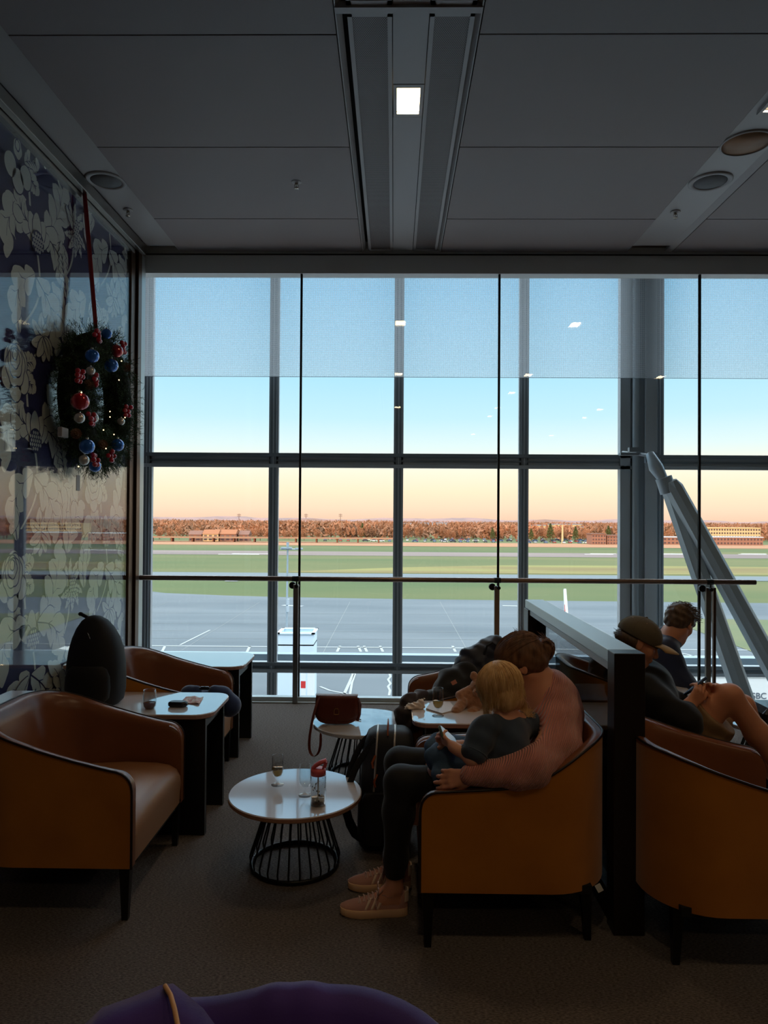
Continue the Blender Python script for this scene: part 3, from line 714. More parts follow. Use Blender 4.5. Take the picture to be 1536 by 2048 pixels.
for x, y in ((15,0),(8.5,1.5),(8.5,-1.5)): k = MB(); k.tube([(x,y-.12,.35),(x,y+.12,.35)], .35, 14); k.tube([(x,y,.35),(x,y,zf-5.6)], .08, 8); obj('landing_gear', k, M['black'], t)
# jet bridge with lettering, lower right
D = 40
a = P(1352, 1352, D); t = thing('jet_bridge', 'white jet bridge with partly hidden lettering, lower right outside', 'jet bridge', (a.x, D, ZG))
hb = a.z-ZG; k = MB(); k.bx(0, 14, 0, 3, hb-2.6, hb); k.bx(-.05, 14, -.05, 3.05, hb-.06, hb+.04); k.bx(-.05,14,-.06,0,hb-2.6,hb-2.45)
obj('tunnel', k, [M['white']], t, bev=.03)
for x in (2.2, 9.5): k = MB(); k.bx(x, x+.35, 1, 1.4, 0, hb-2.5); k.bx(x+1.0, x+1.35, 1, 1.4, 0, hb-2.5); k.tube([(x+.2,.6,.5),(x+.2,1.8,.5)], .5, 16); k.tube([(x+1.2,.6,.5),(x+1.2,1.8,.5)], .5, 16); obj('support_leg', k, M['facade'], t)
b = P(1490, 1397, D); 
cu = bpy.data.curves.new('lettering', 'FONT'); cu.body = 'HSBC'; cu.size = .48; cu.extrude = .01
ob = bpy.data.objects.new('lettering', cu); C.objects.link(ob); dg = bpy.context.evaluated_depsgraph_get(); me = bpy.data.meshes.new_from_object(ob.evaluated_get(dg)); bpy.data.objects.remove(ob)
lt = bpy.data.objects.new('lettering', me); C.objects.link(lt); me.materials.clear(); me.materials.append(mat('lettering_grey', (84,96,108), .6)); lt.parent = t; lt.rotation_euler = (PI/2, 0, 0); lt.location = (b.x-a.x, -.03, b.z-ZG)
k = MB(); c_ = P(1425, 1377, D); x = c_.x-a.x; z = c_.z-ZG; y = -.02
k.add([(x-.3,y,z-.22),(x+.3,y,z+.22),(x+.3,y,z-.22),(x-.3,y,z+.22),(x,y,z),(x+.55,y,z),(x-.55,y,z)], [(0,4,6),(1,5,4),(2,4,5),(3,6,4)])
obj('red_emblem', k, M['red'], t)
k = MB(); c_ = P(1345, 1325, 30)
# distant skyline: viaduct, houses, blocks, car parks
M['far_br'] = mat('far_brick', (150,104,84), .9); M['far_cr'] = mat('far_cream', (206,174,128), .9); M['far_rf'] = mat('far_roof', (120,84,70), .9); M['far_gr'] = mat('far_grey', (176,180,186), .7); M['far_bl'] = mat('far_bluegrey', (128,144,166), .6); M['far_win'] = mat('far_window', (92,70,66), .4); M['far_tile'] = mat('far_tile', (150,96,64), .9)
D = 432
t = thing('viaduct', 'long low concrete road viaduct in front of the woods on the left', 'bridge', (0, D, ZG)); a = P(250, 1073, D); b = P(790, 1076, D)
k = MB(); k.bx(a.x, b.x, -4, 4, a.z-ZG-.5, a.z-ZG+.1); k.bx(a.x, b.x, -4.1, -3.9, a.z-ZG+.1, a.z-ZG+.45); obj('deck', k, mat('viaduct_concrete', (166,132,108), .9), t)
x = a.x+4
while x < b.x: obj('pier', MB().bx(x-.4, x+.4, -2, 2, 0, a.z-ZG-.5), M['far_br'], t) if x < 400 else None; x += 12.5
def block(name, px0, px1, ptop, D, label, m, depth=14, floors=3, cat='building', roof=None, bays=None, roofm=None, wm=None):
    a = P(px0, ptop, D); b = P(px1, ptop, D); t = thing(name, label, cat, (a.x, D, ZG)); wd = b.x-a.x; hh = a.z-ZG
    wh = hh*(.68 if roof == 'gable' else 1)
    obj('wall', MB().bx(0, wd, 0, depth, 0, wh), m, t)
    k = MB()
    if roof == 'gable': k.loft([[(-.4,-.5,wh),(-.4,depth+.5,wh),(-.4,depth/2,hh+.6)], [(wd+.4,-.5,wh),(wd+.4,depth+.5,wh),(wd+.4,depth/2,hh+.6)]], 0, True, smooth=False)
    else: k.bx(-.3, wd+.3, -.3, depth+.3, wh, wh+.5)
    obj('roof', k, roofm or M['far_rf'], t)
    nb = bays or max(3, int(wd/3.2)); fh = wh/floors; c = 0
    for f in range(floors):
        for i in range(nb):
            if c >= 95: break
            c += 1; x = (i+.5)*wd/nb; obj('window', MB().bx(x-wd/nb*.28, x+wd/nb*.28, -.08, .02, f*fh+fh*.3, f*fh+fh*.78), wm or M['far_win'], t)
    return t
block('house', 406, 436, 1061, 440, 'gabled house with lit front, left of the pair in the woods', M['far_cr'], 9, 2, roof='gable', bays=3, cat='house', roofm=M['far_tile'])
block('house', 440, 471, 1061, 442, 'gabled house with a tan roof, right of the pair in the woods', M['far_br'], 9, 2, roof='gable', bays=3, cat='house', roofm=M['far_tile'])
block('house', 378, 402, 1063, 446, 'dark-roofed house left of the gabled pair', M['far_br'], 9, 2, roof='gable', bays=2, cat='house')
block('house', 478, 497, 1063, 446, 'dark-roofed house right of the gabled pair', M['far_br'], 9, 2, roof='gable', bays=2, cat='house')
block('hotel', 1405, 1521, 1056, 510, 'long cream four-storey hotel lit by the sun, far right', M['far_cr'], 16, 4, bays=22, cat='hotel', roofm=M['far_cr'])
block('office_block', 1420, 1526, 1075, 436, 'low red brick block in front of the cream hotel', M['far_br'], 12, 2, bays=16, roofm=M['far_gr'])
block('apartment_block', 1184, 1212, 1069, 432, 'red brick block with pale gables, left one of the group by the column', M['far_br'], 12, 3, bays=5, roofm=M['far_rf'])
block('apartment_block', 1214, 1243, 1072, 434, 'lower red brick block right beside the wide facade column', M['far_br'], 12, 3, bays=5, roofm=M['far_rf'])
block('office_block', 1318, 1390, 1075, 440, 'pinkish low block between the wide column and the brace', M['far_br'], 12, 2, bays=9, roofm=M['far_gr'])
for (a_, b_, y_, d_, s_) in ((806,826,1047,880,'leftmost small white office among the hilltop trees'), (836,858,1046,900,'middle pale glass office on the wooded hill'), (866,896,1046,880,'rightmost pale office of three on the wooded hill')):
    block('office_block', a_, b_, y_, d_, s_, M['far_gr'], 20, 3, bays=5, roofm=M['far_bl'], wm=M['far_bl'])
for (a_, b_, y_, d_, s_) in ((1070,1092,1051,700,'small blue-roofed warehouse left of the fir tree'), (1108,1168,1049,760,'wide pale warehouse with blue roof behind the fir tree'), (1174,1240,1055,640,'long blue-grey roofed shed above the brick blocks')):
    block('warehouse', a_, b_, y_, d_, s_, M['far_cr'], 30, 1, bays=8, roofm=M['far_bl'], cat='warehouse', wm=M['far_bl'])
# chimney mast
a = P(1125, 1050, 450); t = tag(obj('chimney_stack', MB().tube([(0,0,0),(0,0,a.z-ZG)], [.7,.5], 8), M['far_cr']), 'thin cream chimney standing among trees right of centre', 'chimney'); t.location = (a.x, 450, ZG)
# electricity pylons on the skyline
for (px, D_, s_) in ((478,2200,'left pylon of the three on the skyline'), (612,2300,'middle pylon of the three on the skyline'), (681,2400,'right pylon of the three on the skyline')):
    a = P(px, 1027, D_); k = MB(); h = a.z-ZG
    k.tube([(0,0,0),(0,0,h)], [1.2,.5], 4)
    for z in (.72,.82,.92): k.tube([(-6,0,h*z),(6,0,h*z)], .5, 4)
    t = tag(obj('electricity_pylon', k, M['far_rf']), s_, 'pylon', 'pylons on the skyline'); t.location = (a.x, D_, ZG)
# cars
body = MB(); body.bx(-2.1, 2.1, -.85, .85, .3, .85); body.loft([[(-1.6,-.8,.85),(1.3,-.8,.85),(1.3,.8,.85),(-1.6,.8,.85)], [(-1.1,-.7,1.45),(.6,-.7,1.45),(.6,.7,1.45),(-1.1,.7,1.45)]], 1, True, smooth=False)
for x in (-1.3, 1.3):
    for y in (-.82, .82): body.tube([(x,y-.1,.33),(x,y+.1,.33)], .33, 10, 2)
cols = [('white', (235,232,228)), ('silver', (170,176,186)), ('blue', (90,110,150)), ('dark', (60,60,70)), ('red', (170,60,50))]
meshes = []
gl_ = mat('car_glass', (50,58,70), .15)
base = obj('car', body, [mat('car_paint', (200,200,200), .3), gl_, M['black']])
for nm, c in cols:
    me = base.data.copy(); me.materials[0] = mat('car_paint_'+nm, c, .3); meshes.append((nm, me))
cnt = 0
for row, (x0, x1, py) in enumerate(((650, 800, 1083.5), (660, 790, 1080.5), (800, 1000, 1083.8), (800, 1180, 1081.8), (890, 1180, 1079.6), (1055, 1180, 1084.3))):
    D_ = FL(787, py, ZG).y
    xa_, xb_ = P(x0, 1080, D_).x, P(x1, 1080, D_).x; x = xa_
    while x < xb_:
        if random.random() < .86:
            nm, me = random.choice(meshes); o = base.copy() if cnt else base; o.data = me
            if cnt: C.objects.link(o)
            cnt += 1; o.location = (x, D_+random.uniform(-3, 3), ZG+.12); o.rotation_euler = (0, 0, random.choice([0, PI/2, PI, -PI/2]))
            tag(o, '%s car parked in the far car park before the trees' % nm, 'car', '%s cars in the far car park' % nm)
        x += random.choice([4.8, 5.4, 6.2])
# trees: bare crowns of fine twigs
M['bark'] = mat('bark', (120,84,62), .95)
def leafmat(name, c1, c2):
    m = mat(name, c1, .95, spec=.05); n = m.node_tree.nodes; l = m.node_tree.links; oi = n.new('ShaderNodeObjectInfo'); r = n.new('ShaderNodeValToRGB')
    r.color_ramp.elements[0].color = lin(*c1); r.color_ramp.elements[1].color = lin(*c2); l.new(oi.outputs['Random'], r.inputs[0]); l.new(r.outputs[0], n['Principled BSDF'].inputs['Base Color']); return m
M['twig'] = leafmat('twig_crown', (180,122,90), (148,104,76)); M['ever'] = leafmat('evergreen_crown', (70,84,50), (96,100,60))
def crown(k, c, rx, rz, n, s, m=0, cone=False, up=.6):
    for i in range(n):
        while 1:
            x, y, z = [random.uniform(-1, 1) for _ in range(3)]
            if x*x+y*y+z*z < 1: break
        if cone: q = (1-(z+1)/2)*1.1; x *= q; y *= q
        p = V((c[0]+x*rx, c[1]+y*rx, c[2]+z*rz)); d = V((random.uniform(-1,1), random.uniform(-1,1), random.uniform(-.2,1.2)*up*2)).normalized()*s
        q = d.cross(V((random.uniform(-1,1),random.uniform(-1,1),random.uniform(-1,1)))).normalized()*s*.22
        k.add([p-q, p+q, p+d], [(0,1,2)], m)
def tree_proto(kind, seed):
    random.seed(seed)
    t = thing(kind, '', 'tree', (0,0,-50)); h = 10; k = MB()
    k.tube([(0,0,0),(.1,0,4),(0,.1,9)], [.22,.15,.04], 6)
    for i in range(7):
        a = random.uniform(0, 2*PI); z = random.uniform(2.5, 6); k.tube([(0,0,z),(math.cos(a)*1.3,math.sin(a)*1.3,z+1.6)], [.09,.03], 4)
    obj('trunk', k, M['bark'], t); k = MB()
    if kind == 'bare_tree': crown(k, (0,0,6.2), 2.6, 3.9, 420, 1.0)
    elif kind == 'birch_tree': crown(k, (0,0,6.6), 1.5, 3.7, 300, .9, up=1)
    else: crown(k, (0,0,5.6), 2.5, 4.7, 520, .8, cone=True)
    obj('crown', k, M['ever'] if kind == 'fir_tree' else M['twig'], t, recalc=False); return t
protos = {kd: tree_proto(kd, i) for i, kd in enumerate(('bare_tree', 'birch_tree', 'fir_tree'))}
used = set()
def put(kind, x, y, s, label, group):
    if kind in used: o = dup(protos[kind], (x, y, ZG), random.uniform(0, 6), label, group)
    else: o = protos[kind]; o.location = (x, y, ZG); o['label'] = label; o['group'] = group; used.add(kind)
    o.scale = (s*random.uniform(.9, 1.3), s*random.uniform(.9, 1.3), s)
random.seed(8)
for i in range(150):
    px = random.uniform(230, 1600); D_ = random.uniform(505, 545) if 640 < px < 1200 else random.uniform(448, 500)
    if 398 < px < 500 or (1180 < px < 1245): continue
    if 1380 < px < 1540: continue
    p = FL(px, 1088, ZG); kd = 'birch_tree' if 620 < px < 1060 and random.random() < .7 else 'bare_tree'
    put(kd, (px-787)/1430*D_, D_, random.uniform(.6, 1.02)*(1.1 if kd == 'birch_tree' else .9), 'bare orange-brown tree along the near edge of the far woods' if kd == 'bare_tree' else 'slender bare birch behind the far car park', 'bare trees at the wood edge' if kd == 'bare_tree' else 'birches behind the car park')
for (px, D_, s_, lb) in ((1100,470,1.25,'dark green fir standing left of the cream chimney'), (1150,480,1.05,'dark evergreen between chimney and brick blocks'), (985,500,.9,'dark evergreen left of the third facade mullion'), (725,520,1.15,'rounded dark evergreen left of the middle mullion'), (1062,470,.9,'small dark fir just right of the mullion'), (1215,520,1.1,'dark tree behind the brick blocks')):
    put('fir_tree', (px-787)/1430*D_, D_, s_, lb, None) if False else None
    o = dup(protos['fir_tree'], ((px-787)/1430*D_, D_, ZG), 0, lb); o.scale = (s_*1.2, s_*1.2, s_)
for o in (protos['fir_tree'],):
    for c in list(o.children): bpy.data.objects.remove(c)
    bpy.data.objects.remove(o)
# uncountable woodland behind
random.seed(33)
M['wood'] = mat('woodland_twigs', (172,116,86), .95, spec=.05, var=((132,98,76), .012, .12))
k = MB()
for i in range(2900):
    D_ = 530*(1+2.6*random.random()**1.3); x = random.uniform(-.44, .62)*D_
    crown(k, (x, D_, ZG+random.uniform(3, 5.5)), random.uniform(4, 8), random.uniform(4, 6.5)*(1 if D_ < 900 else 1.15), 26, 4.2)
o = obj('woodland', k, M['wood'], recalc=False); tag(o, 'mass of orange-brown winter woodland beyond the airfield', 'woodland', kind='stuff')
# far ridge hills
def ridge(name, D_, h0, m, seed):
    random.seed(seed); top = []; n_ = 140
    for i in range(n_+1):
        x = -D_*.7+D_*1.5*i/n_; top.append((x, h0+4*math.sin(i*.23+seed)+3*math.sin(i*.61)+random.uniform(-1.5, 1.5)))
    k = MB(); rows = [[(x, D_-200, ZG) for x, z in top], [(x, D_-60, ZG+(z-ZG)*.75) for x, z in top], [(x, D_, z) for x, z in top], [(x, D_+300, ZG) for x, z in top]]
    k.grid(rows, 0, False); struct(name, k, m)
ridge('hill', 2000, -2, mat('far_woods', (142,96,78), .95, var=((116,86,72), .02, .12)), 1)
ridge('far_hill', 3600, 9, mat('far_haze_hill', (146,112,104), .95, var=((124,100,96), .01, .12)), 4)  # paler tone puts distance haze into the ridge colour
k = MB()
# ------------------------------------------------------------------ furniture
random.seed(3)
M['velvet'] = mat('mustard_velvet', (196,122,26), .75, spec=.2, sheen=.4, bump=(300, .25, .001), var=((174,104,18), 5, .25))
M['leather'] = mat('brown_leather', (134,80,46), .30, spec=.6, bump=(160, .12, .0008), var=((116,68,40), 4, .3))
M['seat_l'] = mat('tan_seat_leather', (160,112,76), .36, bump=(160, .12, .0008))
M['piping'] = mat('dark_piping', (38,24,24), .4)
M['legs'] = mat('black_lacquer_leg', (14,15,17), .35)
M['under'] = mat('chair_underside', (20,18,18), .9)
CW, CD, ZB0 = .355, .355, .212
def chair_path(n_side=10, n_c=10, n_b=12, inset=0.0):
    """U plan from the -Y arm front, round the back, to the +Y arm front; returns (x, y, s) with s = distance from the front"""
    R = .235-inset*.6; w_ = CW-inset; b_ = -CD+inset; f_ = CD; pts = []
    for i in range(n_side): pts.append((f_-(f_-(b_+R))*i/n_side, -w_))
    for i in range(n_c): a = -PI/2-PI/2*i/n_c; pts.append((b_+R+R*math.cos(a), -w_+R+R*math.sin(a)))
    for i in range(n_b): pts.append((b_, (-w_+R)+(2*w_-2*R)*i/n_b))
    for i in range(n_c): a = PI-PI/2*i/n_c; pts.append((b_+R+R*math.cos(a), w_-R+R*math.sin(a)))
    for i in range(n_side+1): pts.append((b_+R+(f_-b_-R)*i/n_side, w_))
    return pts
HP = [(0,.58),(.12,.603),(.24,.632),(.36,.665),(.48,.705),(.58,.738),(.66,.760),(.72,.768)]
HP2 = [(0,.58),(.2,.592),(.32,.600),(.44,.632),(.52,.684),(.60,.734),(.66,.758),(.72,.768)]
PROF = [HP]
def chair_h(x):
    hp = PROF[0]; d = CD-x; h = hp[-1][1]
    for (d0, h0), (d1, h1) in zip(hp, hp[1:]):
        if d <= d1: h = h0+(h1-h0)*max(0, d-d0)/(d1-d0); break
    if d < .06: h = h-.06+math.sqrt(max(0, .06**2-(.06-d)**2))
    return h
def dense(p):   # add samples near the rounded front corners
    out = []
    ext = [0, .004, .012, .024, .04, .06]
    a = [(CD-e, p[0][1]) for e in ext]; b = [(CD-e, p[-1][1]) for e in reversed(ext)]
    return a+[q for q in p[1:-1] if q[0] < CD-.065]+b
def make_chair(label, loc, rot, group=None):
    t = thing('armchair', label, 'armchair', loc, rot, group)
    po = dense(chair_path()); n_ = len(po)
    def thick(x, z):
        bk = min(1, max(0, (CD-x-.30)/.35)); lo_ = max(0, (.74-z))/.35
        return .048+bk*.095*min(1, lo_)
    pin = []
    # inward normals
    nr = []
    for i in range(n_):
        a = po[max(i-1, 0)]; b = po[min(i+1, n_-1)]; tx, ty = b[0]-a[0], b[1]-a[1]; q = math.hypot(tx, ty) or 1; nr.append((-ty/q*-1, tx/q*-1))
    # outer velvet wall
    rows = []
    for j in range(9):
        row = []
        for i, (x, y) in enumerate(po):
            h = chair_h(x); z = ZB0+(h-ZB0)*j/8
            # underside curls in at the rear bottom
            e = .0
            if j == 0: e = .02*min(1, max(0, (CD-x-.35)/.2))
            row.append((x, y, z))
        rows.append(row)
    obj('outer_shell', MB().grid(rows), M['velvet'], t)
    # inner leather with rolled lip
    rows = []
    for q in range(4):
        row = []
        for i, (x, y) in enumerate(po):
            h = chair_h(x); a = [0, .3, .7, 1][q]; tt = thick(x, h)*a
            row.append((x+nr[i][0]*tt, y+nr[i][1]*tt, h+.006*math.sin(PI*a)-.012*a*a))
        rows.append(row)
    for j in range(1, 9):
        row = []
        for i, (x, y) in enumerate(po):
            h = chair_h(x)-.012; zb = .30; z = h+(zb-h)*(j/8)**1.0; tt = thick(x, z)
            row.append((x+nr[i][0]*tt, y+nr[i][1]*tt, z))
        rows.append(row)
    k = MB().grid(rows)
    for s_, i0 in ((0, 0), (1, n_-1)):     # arm front faces
        y = po[i0][1]; sg = -1 if y < 0 else 1; pts = []
        hs = [(CD-e, chair_h(CD-e)) for e in (0, .004, .012, .024, .04, .06)]
        A = [(CD, y, ZB0)]+[(CD, y, z) for z in (.35, .45, hs[0][1])]+[(a, y, h) for a, h in hs[1:]]
        B = [(p[0], y-sg*.048, p[2]-(.006 if p[2] > .5 else 0)) for p in A]
        k.grid([A, B])
    obj('inner_shell', k, M['leather'], t)
    # piping along the top outer edge and down the front edges
    pp = [(CD+.001, -CW, ZB0), (CD+.001, -CW, .35), (CD+.001, -CW, .5)]+[(x, y, chair_h(x)+.001) for x, y in po]+[(CD+.001, CW, .5), (CD+.001, CW, .35), (CD+.001, CW, ZB0)]
    obj('piping', MB().tube(pp, .0052, 6), M['piping'], t)
    # seat cushion with rounded nose
    prof = [(-.30, .40), (-.1, .425), (.1, .432), (.24, .428), (.30, .418), (.335, .398), (.352, .365), (.356, .33), (.352, .27), (.350, ZB0+.003)]
    ws = [-.306, -.29, -.2, -.1, 0, .1, .2, .29, .306]; rows = []
    for y in ws:
        e = .02*(abs(y)/.306)**6; rows.append([(x, y*(1-.45*max(0, (-x-.08)/.22)), z-(e if z > .3 else 0)) for x, z in prof])
    k = MB().grid(rows); k.bx(-.16, .34, -.30, .30, ZB0+.003, .30)
    obj('seat', k, M['seat_l'], t)
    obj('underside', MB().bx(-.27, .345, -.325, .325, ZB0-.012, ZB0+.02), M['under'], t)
    for x, y, dx, dy in ((.325, -.325, 0, 0), (.325, .325, 0, 0), (-.26, -.26, -.008, -.005), (-.26, .26, -.008, .005)):
        k = MB(); r0, r1 = .021, .0125
        k.loft([[(x+dx*(1-z/.22)+sx*r, y+dy*(1-z/.22)+sy*r, z) for sx, sy in ((-1,-1),(1,-1),(1,1),(-1,1))] for z, r in ((0, r1), (.205, r0))], 0, True, smooth=False)
        obj('leg', k, M['legs'], t, bev=.002)
    return t
CG = None
PROF[0] = HP2
ch_w = make_chair('mustard velvet armchair with the seated woman and child in it', (.475, 3.035, 0), PI)
ch_w.scale = (1.035, 1, 1); PROF[0] = HP
ch_a = make_chair('empty armchair at front left showing its brown leather seat', (-1.385, 3.185, 0), 0)
def place(label, loc, rot): return dup(ch_a, loc, rot, label)
place('armchair against the floral wall behind the black backpack and side table', (-1.415, 4.405, 0), 0)
place('armchair heaped with dark coats behind the teddy bear', (.46, 4.29, 0), PI)
place('armchair cut off by the right edge, near side of the glass divider', (1.30, 2.89, 0), 0)
place('armchair holding the person in navy near the railing', (1.50, 4.78, 0), 0)
c7 = make_chair('armchair back in the foreground covered by a purple coat', (-.215, .885, 0), -PI/2)
for c in c7.children:
    if c.name.startswith('outer'): c.data.materials[0] = mat('dark_grey_velvet', (60,66,70), .8, sheen=.3)
k = MB(); k.box((0,0,0), (.022,.002,.03), 0, Matrix.Rotation(.5, 3, 'Y'))
lb = obj('care_label', k, M['white'], ch_w); lb.location = (-.305, .29, .206)
lb['label'] = 'small white care label'
# low stool behind for the person in the cap
t = thing('ottoman', 'low dark stool carrying the person in the cap, hidden behind the armchair', 'stool', (1.42, 3.62, 0))
obj('cushion', MB().slab(rrect(-.33, .24, -.24, .24, .06), .30, .42, .02), M['leather'], t)
for x in (-.27, .18):
    for y in (-.19, .19): obj('leg', MB().tube([(x,y,0),(x,y,.3)], [.012,.02], 8), M['legs'], t)
# side tables
M['wtop'] = mat('white_laminate', (240,234,234), .14, spec=.6, coat=1)
M['wedge'] = mat('table_edge', (168,132,120), .4)
M['edge_l'] = mat('edge_highlight', (120,122,126), .5)  # pale strip painted as the highlight along each leg panel's corner
def side_table(label, loc, x0, x1, y0, y1, rs, leg_x, mirror=False):
    t = thing('side_table', label, 'table', loc)
    obj('tabletop', MB().slab(rrect(x0, x1, y0, y1, rs), .59, .615, .004, 0, 1), [M['wtop'], M['wedge']], t)
    for y in (y0+.035, y1-.055):
        k = MB(); k.bx(min(leg_x), max(leg_x), y, y+.03, 0, .59); e = max(leg_x) if not mirror else min(leg_x)
        k.bx(e-.001, e+.001, y-.001, y+.002, 0, .59, 1)
        obj('leg_panel', k, [M['black'], M['edge_l']], t)
    obj('under_frame', MB().bx(min(leg_x), max(leg_x)-.02, y0+.06, y1-.055, .52, .59), M['black'], t)
    return t
side_table('white-topped side table with red drink and black backpack between the left armchairs', (-1.4, 3.82, 0), -.78, .49, -.235, .235, (.10, .09, .02, .02), (-.70, .455))
side_table('empty white-topped side table by the window behind the left armchair', (-1.45, 5.02, 0), -.76, .45, -.26, .26, (.10, .12, .02, .02), (-.65, .42))
side_table('white-topped side table carrying wine glass and teddy bear', (.5, 3.70, 0), -.40, .33, -.22, .22, (.02, .02, .08, .08), (-.335, .30), True)
side_table('white-topped side table between the two seated people on the right', (1.35, 4.17, 0), -.35, .40, -.20, .20, (.09, .09, .02, .02), (-.25, .33))
# wire-base coffee tables
M['wtop'].node_tree.nodes['Principled BSDF'].inputs['Coat IOR'].default_value = 2.1
for q_ in (): pass
M['marble'] = mat('white_marble', (236,232,230), .1, spec=.6, coat=1, var=((176,158,150), 3.2, .06))
M['stone'] = mat('white_stone_top', (242,236,238), .1, spec=.6, coat=1)
def coffee_table(label, loc, top, edge):
    t = thing('coffee_table', label, 'coffee table', loc)
    k = MB(); ring = circ(0, 0, .307, 72); k.slab(ring, .314, .337, .004, 0, 1)
    obj('tabletop', k, [top, edge], t)
    k = MB(); k.tube([(.2*math.cos(2*PI*i/40), .2*math.sin(2*PI*i/40), .012) for i in range(40)], .010, 8, closed=True, flat=(1.2, .8)); obj('base_ring', k, M['black'], t)
    k = MB(); k.tube([(.125*math.cos(2*PI*i/40), .125*math.sin(2*PI*i/40), .306) for i in range(40)], .008, 8, closed=True); obj('top_ring', k, M['black'], t)
    for i in range(26):
        a = 2*PI*i/26+.1; b = a+.02; c_ = math.cos; s_ = math.sin
        obj('rod', MB().tube([(.125*c_(a), .125*s_(a), .312), (.150*c_(a), .150*s_(a), .22), (.202*c_(b), .202*s_(b), .06), (.206*c_(b), .206*s_(b), .045), (.2*c_(b), .2*s_(b), .012)], .0042, 6), M['black'], t)
    return t
for q_ in ('stone', 'marble'): M[q_].node_tree.nodes['Principled BSDF'].inputs['Coat IOR'].default_value = 2.1
M['t_edge'] = mat('tan_edge', (170,124,98), .4)
coffee_table('round white coffee table in front with two glasses and a pink-lidded bottle', (-.447, 3.33, 0), M['stone'], M['t_edge'])
coffee_table('round marble coffee table with the brown saddle bag', (-.19, 4.50, 0), M['marble'], M['marble'])
coffee_table('round coffee table at the right edge beside the suitcase', (2.42, 4.62, 0), M['marble'], M['marble'])
# glass divider
t = thing('glass_divider', 'low metal-framed glass divider between the two seating groups', 'divider', (.92, 2.88, 0)); 
k = MB(); k.bx(-.058, .058, 0, 1.80, 1.035, 1.088); obj('top_rail', k, M['alu'], t, bev=.003)
k = MB(); k.bx(-.054, .045, 0, 1.80, 1.004, 1.033); obj('glazing_channel', k, M['facade'], t, bev=.002)
M['dpost'] = mat('dark_bronze_post', (44,36,34), .35, .4)
k = MB(); k.bx(-.060, .060, -.09, 0, 0, 1.088); obj('end_post', k, M['dpost'], t, bev=.003)
k = MB(); k.bx(-.066, .066, 1.66, 1.80, 0, 1.035); obj('end_post', k, M['dpost'], t, bev=.003)
obj('glass_pane', MB().bx(-.01, .0, 0, 1.66, .12, 1.006), glass_mat('divider_glass', (150,160,165), 0, 1.5, 1.3), t)
obj('bottom_rail', MB().bx(-.05, .05, 0, 1.66, 0, .12), M['dpost'], t)
# suitcase at the right edge
t = thing('suitcase', 'dark ribbed suitcase cut off by the right edge', 'suitcase', tuple(P(1546, 1490, 3.9)[:2])+(0,)); t.location.z = 0
hh = P(1530, 1408, 3.9).z
k = MB(); k.slab(rrect(-.10, .14, -.12, .12, .04), .05, hh, .03); obj('shell', k, mat('dark_gloss_shell', (40,36,40), .2, .3), t)
for x in (-.07, -.03, .01, .05, .09): obj('rib', MB().tube([(x,-.122,.1),(x,-.125,hh-.04),(x,-.10,hh-.005)], .006, 6), M['chrome'], t)
for x in (-.06, .1):
    for y in (-.08, .08): obj('wheel', MB().tube([(x-.012,y,.025),(x+.012,y,.025)], .025, 14), M['black'], t)
obj('handle', MB().tube([(-.02,0,hh-.005),(-.02,0,hh+.02),(.06,0,hh+.02),(.06,0,hh-.005)], .008, 8), M['black'], t)
# purple coat over the foreground chair back
def drape():
    rows = []; n_ = 70; L_ = []
    base = [p for p in chair_path(14, 14, 20)]
    # use only the back part
    base = [p for p in base if p[0] < .05]
    for i, (x, y) in enumerate(base):
        a = base[max(i-1, 0)]; b = base[min(i+1, len(base)-1)]; tx, ty = b[0]-a[0], b[1]-a[1]; q = math.hypot(tx, ty); nx, ny = ty/q, -tx/q   # inward
        nx, ny = -(-ty/q), -(tx/q)
        q_ = min(1, max(0, (y+.14)/.2)); h = chair_h(x)+.004+.030*q_*q_*(3-2*q_); row = []
        w1 = .008*math.sin(i*.31)+.005*math.sin(i*.87+1)*max(0, math.sin(i*.13)); w2 = .004*math.sin(i*.37+2)+.004*math.sin(i*1.1)*max(0, math.sin(i*.17+2))
        for d, z in ((-.035, .33), (-.03, .5), (-.024+w1, .62), (-.017+w1*.6, h-.05), (-.008, h-.012), (.012, h+.006+w2*.5), (.035, h+.006+w2), (.062, h-.012), (.078+w1*.5, h-.08), (.10+w1, .60), (.125+w2, .5)):
            row.append((x+nx*d, y+ny*d, z+(w2 if z < .6 else 0)))
        rows.append(row)
    return rows
t = thing('coat', 'purple coat with cream piping draped over the foreground armchair', 'coat', (-.215, .885, 0), -PI/2)
M['purple'] = mat('purple_fabric', (74,44,138), .7, sheen=.3, bump=(220, .3, .001), var=((62,36,118), 6, .2))
obj('body_fabric', MB().grid(drape()), M['purple'], t, solid=.006)
# folded hood/lapel at the left end with cream piping (thing space: -Y is picture-left after rotation)
L = local(t.location, -PI/2)
def Q(px, py, D): return L(P(px, py, D))
top = [(160,2062,1.17),(205,2018,1.185),(262,1998,1.205),(320,1974,1.225),(345,1970,1.225),(372,1992,1.215),(405,2020,1.19),(445,2075,1.15)]
A = [Q(*p) for p in top]; B = [V((p.x+.03, p.y, p.z-.16)) for p in A]; B2 = [V((p.x+.035, p.y, p.z-.012)) for p in A]; Cc = [V((p.x+.09, p.y, p.z+.0-.03)) for p in A]; Dd = [V((p.x+.10, p.y, p.z-.2)) for p in A]
obj('lapel', MB().grid([B, [ (a+b)/2+V((-.012,0,0)) for a, b in zip(A, B)], A, B2, Cc, Dd]), M['purple'], t, solid=.005)
pc = [Q(330,1972,1.222), Q(341,1990,1.195), Q(349,2018,1.165), Q(357,2060,1.13)]
q = obj('cream_piping', MB().tube(pc, .0042, 8), mat('cream_cord', (232,176,120), .6), t)
